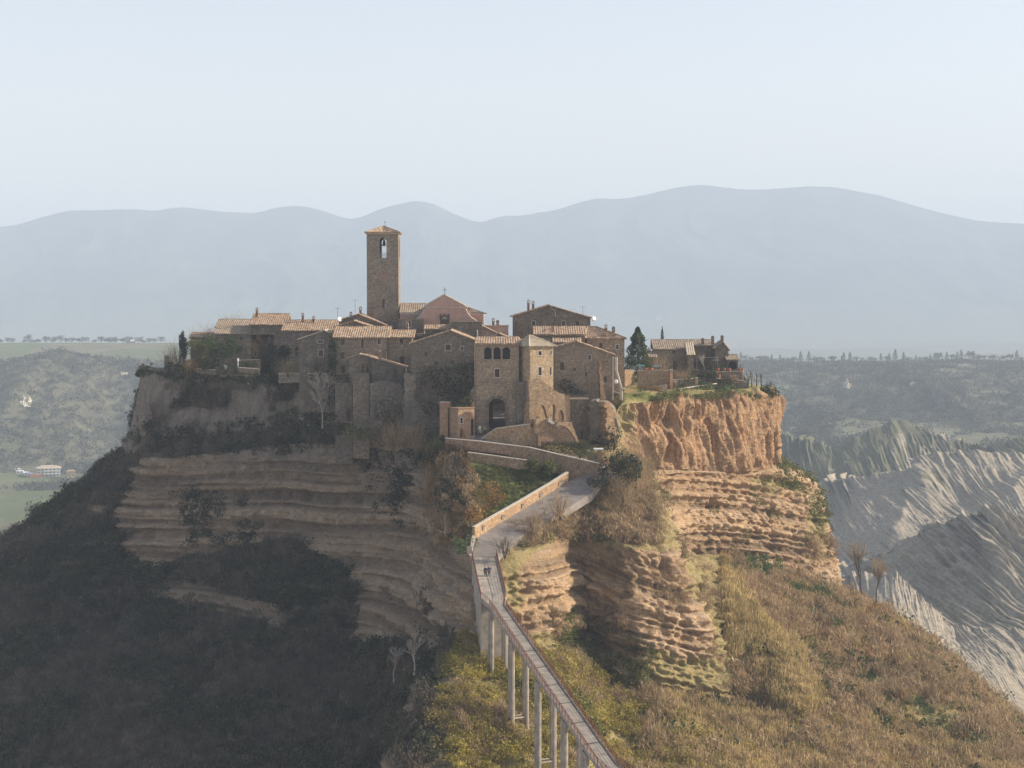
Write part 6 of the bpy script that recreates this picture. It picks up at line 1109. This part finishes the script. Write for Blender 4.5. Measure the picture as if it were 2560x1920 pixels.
lbl = 'hazy tree among those along the skyline of the far right ridge'; used = set()
for k in range(52):
    sx = 1600 + k * 12 + rg.uniform(-5, 5); p, _ = skyline(sx); j = rg.choice((0, 0, 2, 1)); sc = rg.uniform(.6, 1.15) * (1.25 if k in (11, 27, 28, 36, 41) else 1); p.z -= 1
    if j not in used: used.add(j); t = pr_[j]; t.location = p; t['label'] = lbl; t['group'] = 'trees on the far right ridge'; t.scale = (sc,) * 3
    else: copy_tree(pr_[j], p, sc, rg.uniform(0, 6), lbl, 'trees on the far right ridge')
def farhouse(name, label, p, w_, d_, h_, rz, wallm, roofm, floors=1, rise=None, group=None, cat='house'):
    r = empty(name, p, rz, label=label, cat=cat, group=group); mb = MB(); mb.box(-w_ / 2, w_ / 2, 0, d_, -5, h_); mb.build('wall', wallm, r); rise = rise or d_ * .18; e = w_ * .06
    mb = MB(); a, b, c_, d4 = (-w_ / 2 - e, -e, h_), (w_ / 2 + e, -e, h_), (w_ / 2 + e, d_ + e, h_), (-w_ / 2 - e, d_ + e, h_); r0, r1_ = (-w_ / 4, d_ / 2, h_ + rise), (w_ / 4, d_ / 2, h_ + rise)
    mb.poly([a, b, r1_, r0]); mb.poly([b, c_, r1_]); mb.poly([c_, d4, r0, r1_]); mb.poly([d4, a, r0]); mb.poly([d4, c_, b, a]); mb.build('roof', roofm, r)
    for f in range(floors):
        z = h_ * (f + .35) / floors
        for k in range(max(2, int(w_ / 4))): x = -w_ / 2 + (k + .5) * w_ / max(2, int(w_ / 4)); mb = MB(); mb.box(x - .6, x + .6, -.06, .05, z, z + 1.5); mb.build('window', T['dark'], r)
    return r
p = ground_at(115, 1192); cream = flat('cream_render', (.62, .57, .5)); fh = farhouse('villa', 'large pale villa with terraces and a low roof in the left valley', p, 24, 16, 9, .25, cream, T['tile3'], 3, 3)
mb = MB()
for z in (3.0, 6.0): mb.box(-4, 12.6, -2.6, -.01, z, z + .35); mb.box(-4, 12.6, -2.6, -2.45, z + .35, z + 1.2)
mb.build('balcony', T['white'], fh); mb = MB(); mb.box(-19, -6, -4, 2, -4, 3); ax = mb.build('annexe', T['terr'], fh)
farhouse('barn', 'small tan barn right of the valley villa', ground_at(172, 1195), 9, 9, 7, .3, T['tan'], T['tile1'])
farhouse('farmhouse', 'little white farmhouse on the far left ridge', skyline(285)[0] - Vector((0, 6, 2)), 16, 10, 5, .1, T['white'], T['white'])
for k, (x, y) in enumerate(((38, 1180), (47, 1184), (58, 1187), (66, 1189), (72, 1192))): p = ground_at(x, y); farhouse('greenhouse', 'one of the small pale sheds in the row left of the valley villa', p, 6 + k % 2 * 2, 5, 2.6, .2, T['white'], T['white'], group='pale sheds beside the valley villa')
for x, lb in ((1905, 'white farmhouse on the far right ridge, the left one'), (1925, 'white farmhouse on the far right ridge, the right one'), (2050, 'pale house below the far right ridge trees')): 
    p, i = skyline(x); farhouse('farmhouse', lb, p - Vector((0, 45, 5)), 14, 9, 4, .2, T['white'], T['tile3'])
for k in range(34):
    sx = rg.gauss(1340, 55) if k < 24 else rg.choice((610, 480, 1985, 1505, 250, 900)) + rg.uniform(-8, 8); i = int(np.clip(np.argmin(np.abs(ms - sx)), 0, 899)); j = rg.randint(18, 36); p = Vector((MXX[i, j], DM[i, j], MZ[i, j]))
    s_ = rg.uniform(9, 18); mb = MB(); r = empty('distant_house', p, rg.uniform(-.4, .4), label='tiny pale house among the specks of the village at the mountain foot', cat='house', group='specks of the distant village'); mb.box(-s_ / 2, s_ / 2, 0, s_ * .6, -10, s_ * .5); mb.poly([(-s_ / 2, 0, s_ * .5), (s_ / 2, 0, s_ * .5), (0, s_ * .3, s_ * .7)]); mb.build('wall', T['cope'], r)
# pale limestone scars on the far left slope
def scar(label, x, y, w_, h_, seed):
    p = ground_at(x, y + h_ / 2, 1700); s_ = p.y / F; o = tag(empty('rock_outcrop', p, 0), label=label, cat='rock outcrop'); nx, nz_ = 40, 26; gx_, gz_ = np.meshgrid(np.linspace(-1, 1, nx), np.linspace(0, 1, nz_), indexing='ij')
    n_ = fbm(gx_ * 3, gz_ * 2.5, 0, seed, 4); yy_ = -6 * (1 - gx_ ** 2) * (1 - .5 * gz_) - 4 * n_ + 9 * gz_; V = np.stack([gx_ * w_ * s_ / 2 * (1 + .3 * n_), yy_, gz_ * h_ * s_ * (1 + .5 * n_ - .45 * gx_ ** 2) - 3], -1); np_mesh('rock', V.reshape(-1, 3), gridfaces(nx, nz_), flat('pale_limestone', (.5, .45, .34), var=.35, scale=.15), o)
scar('pale limestone scar in the woods at the far left', 53, 998, 36, 26, 1); scar('small pale scar under the left ridge meadow', 305, 931, 30, 10, 2); scar('pale patch of bare rock at the right of the left ridge', 340, 925, 14, 9, 3); scar('pale bare rock face on the far right slope', 2122, 958, 18, 26, 4); scar('pair of pale cliffs high on the far right slope', 2290, 955, 26, 12, 5)
# ================================================================== PEOPLE
def skin_obj(name, vs, es, rads, mat, parent, sub=2):
    me = bpy.data.meshes.new(name); me.from_pydata(vs, es, []); o = bpy.data.objects.new(name, me); COL.objects.link(o); o.parent = parent; sk = o.modifiers.new('skin', 'SKIN')
    if not me.skin_vertices: return o
    for i, r in enumerate(rads): me.skin_vertices[0].data[i].radius = (r, r) if not hasattr(r, '__len__') else r
    me.skin_vertices[0].data[0].use_root = True; sk.use_smooth_shade = True; sb = o.modifiers.new('sub', 'SUBSURF'); sb.levels = sub; sb.render_levels = sub; me.materials.append(mat); return o
def person(label, x, y, D, rz, h, top, legs, hair, stride=.18, bag=None):
    skm = flat('skin', (.45, .28, .2)); o = P(x, y, D); r = empty('person', o, rz, label=label, cat='person'); k = h / 1.72; s = stride
    V = [(0,0,.93), (0,0,1.12), (0,.01,1.38), (0,0,1.48), (0,-.02,1.58), (0,-.02,1.66)]; E = [(i, i + 1) for i in range(5)]; Rr = [(.15,.11), (.13,.10), (.17,.11), .055, .085, .075]
    for sg in (-1, 1):
        b = len(V); V += [(sg*.09, -s*sg*.5, .86), (sg*.10, -s*sg, .48), (sg*.10, -s*sg*1.3 + (.08 if sg < 0 else 0), .07), (sg*.10, -s*sg*1.3 - .14, .03)]; E += [(0, b), (b, b+1), (b+1, b+2), (b+2, b+3)]; Rr += [.085, .06, .04, .035]
        b = len(V); V += [(sg*.19, 0, 1.40), (sg*.25, .03 + s*sg*.3, 1.12), (sg*.24, -.08 + s*sg*.8, .88), (sg*.24, -.10 + s*sg*.9, .80)]; E += [(2, b), (b, b+1), (b+1, b+2), (b+2, b+3)]; Rr += [.055, .045, .032, .035]
        w_ = b + 3
        for f, (dx, dz) in enumerate(((-.03, -.07), (-.01, -.085), (.01, -.09), (.03, -.08))): V.append((V[w_][0] + dx, V[w_][1] - .01, V[w_][2] + dz)); E.append((w_, len(V) - 1)); Rr.append(.01)
        V.append((V[w_][0] - sg * .03, V[w_][1] - .05, V[w_][2] - .03)); E.append((w_, len(V) - 1)); Rr.append(.011)
    sc = lambda L_: [(a*k, b*k, c_*k) for a, b, c_ in L_]; skin_obj('body', sc(V), E, [tuple(q*k for q in t) if hasattr(t, '__len__') else t*k for t in Rr], skm, r)
    tv = [(0,0,.86), (0,0,1.12), (0,.01,1.38), (0,0,1.44)]; te = [(0,1),(1,2),(2,3)]; tr_ = [(.175,.135), (.155,.125), (.185,.13), .08]
    for sg in (-1, 1): b = len(tv); tv += [(sg*.19,0,1.40), (sg*.25,.03+s*sg*.3,1.12), (sg*.24,-.08+s*sg*.8,.88)]; te += [(2,b),(b,b+1),(b+1,b+2)]; tr_ += [.075,.062,.05]
    skin_obj('jacket', sc(tv), te, [tuple(q*k for q in t) if hasattr(t, '__len__') else t*k for t in tr_], top, r)
    lv = [(0,0,.92)]; le = []; lr = [(.165,.125)]
    for sg in (-1, 1): b = len(lv); lv += [(sg*.09,-s*sg*.5,.86), (sg*.10,-s*sg,.48), (sg*.10,-s*sg*1.3+(.08 if sg < 0 else 0),.09)]; le += [(0,b),(b,b+1),(b+1,b+2)]; lr += [.1,.075,.058]
    skin_obj('trousers', sc(lv), le, [tuple(q*k for q in t) if hasattr(t, '__len__') else t*k for t in lr], legs, r)
    skin_obj('hair', sc([(0,.01,1.60), (0,0,1.69)]), [(0,1)], [.09*k, .085*k], hair, r)
    if bag: skin_obj('backpack', sc([(0,.17,1.08), (0,.17,1.32)]), [(0,1)], [.11*k, .12*k], bag, r)
    return r
cb = flat('black_cloth', (.02,.02,.024)); cn_ = flat('navy_cloth', (.05,.06,.10)); cw_ = flat('white_cloth', (.75,.73,.68)); cy_ = flat('olive_yellow_cloth', (.30,.27,.12)); hb = flat('dark_hair', (.03,.02,.015))
person('person in white clothes with a dark bag walking by the town gateway', 1199.5, 1085, 326.5, .4, 1.72, cw_, cw_, hb, bag=cb)
person('person in dark trousers and olive top walking into the town gateway', 1212, 1087, 326, .2, 1.62, cy_, cb, hb)
person('person in black walking on the left of the pair on the footbridge', 1213.5, 1443, 274.3, .1, 1.72, cb, cb, hb)
person('person in dark blue walking on the right of the pair on the footbridge', 1223, 1442, 274.4, .1, 1.76, cn_, cb, hb, stride=.14)
# aerials on the roofs
def aerial(label, x, y, D, h, kind=0):
    o = P(x, y, D); r = empty('aerial', o, 0, label=label, cat='aerial', group=None); mb = MB(); mb.tube([(0, 0, -.6), (0, 0, h)], .03, 4); mb.build('mast', T['metal'], r); mb = MB(); mb.tube([(-.7, 0, h - .1), (.7, 0, h - .1)], .02, 4); [mb.tube([(-.6 + k * .2, -.3, h - .1), (-.6 + k * .2, .3, h - .1)], .015, 3) for k in range(7)]; mb.build('antenna', T['metal'], r)
for a in (('roof aerial above the dark gable under the bell tower', 888, 787, 371, 3.2), ('roof aerial at the right end of the left tiled roof', 844, 800, 384, 2.6), ('roof aerial in front of the church doorway', 1104, 822, 362, 2.4), ('roof aerial on the right slope of the wide gabled building', 1457, 786, 373, 1.7), ('tall roof aerial on the house behind the tan house', 1321, 828, 354, 2.8), ('roof aerial on the front of the wide gabled building', 1365, 800, 371.4, 1.8), ('roof aerial left of the bell tower foot', 930, 790, 369, 1.8)): aerial(*a)
mp_ = empty('vent_pipe', P(1194, 842, 331), 0, label='pale vent pipe on the left corner of the gate tower roof', cat='pipe'); mb = MB(); mb.tube([(0, 0, -.5), (0, 0, .9), (-.15, 0, 1.3)], .09, 6); mb.build('pipe', T['cope'], mp_)
mp_ = empty('vent_pipe', P(1021, 826, 363), 0, label='pale vent pipe rising from the roof left of the big gable', cat='pipe'); mb = MB(); mb.tube([(0, 0, -.5), (0, 0, 1.3), (-.15, 0, 1.7)], .09, 6); mb.build('pipe', T['cope'], mp_)
# street and houses seen through the gateway
mb = MB(); strip(mb, [Vector((-7, 327.4, -24.12)), Vector((-7, 338, -22.35)), Vector((-7, 352, -19.8))], [Vector((2, 327.4, -24.12)), Vector((2, 338, -22.35)), Vector((2, 352, -19.8))], dz=.01); s_ = mb.build('street', T['asph']); tag(s_, kind='structure')
WR('inner_wall', 'dark house wall closing the street behind the gateway', 'wall', [(1185, 985, 1086, 345), (1310, 985, 1086, 345)], .5, 'tufad', cope=0)
WR('inner_wall', 'low sunlit lintel wall seen through the top of the gateway', 'wall', [(1232, 1001, 1009.5, 338), (1262, 1001, 1009.5, 338)], .8, 'tan', cope=0)
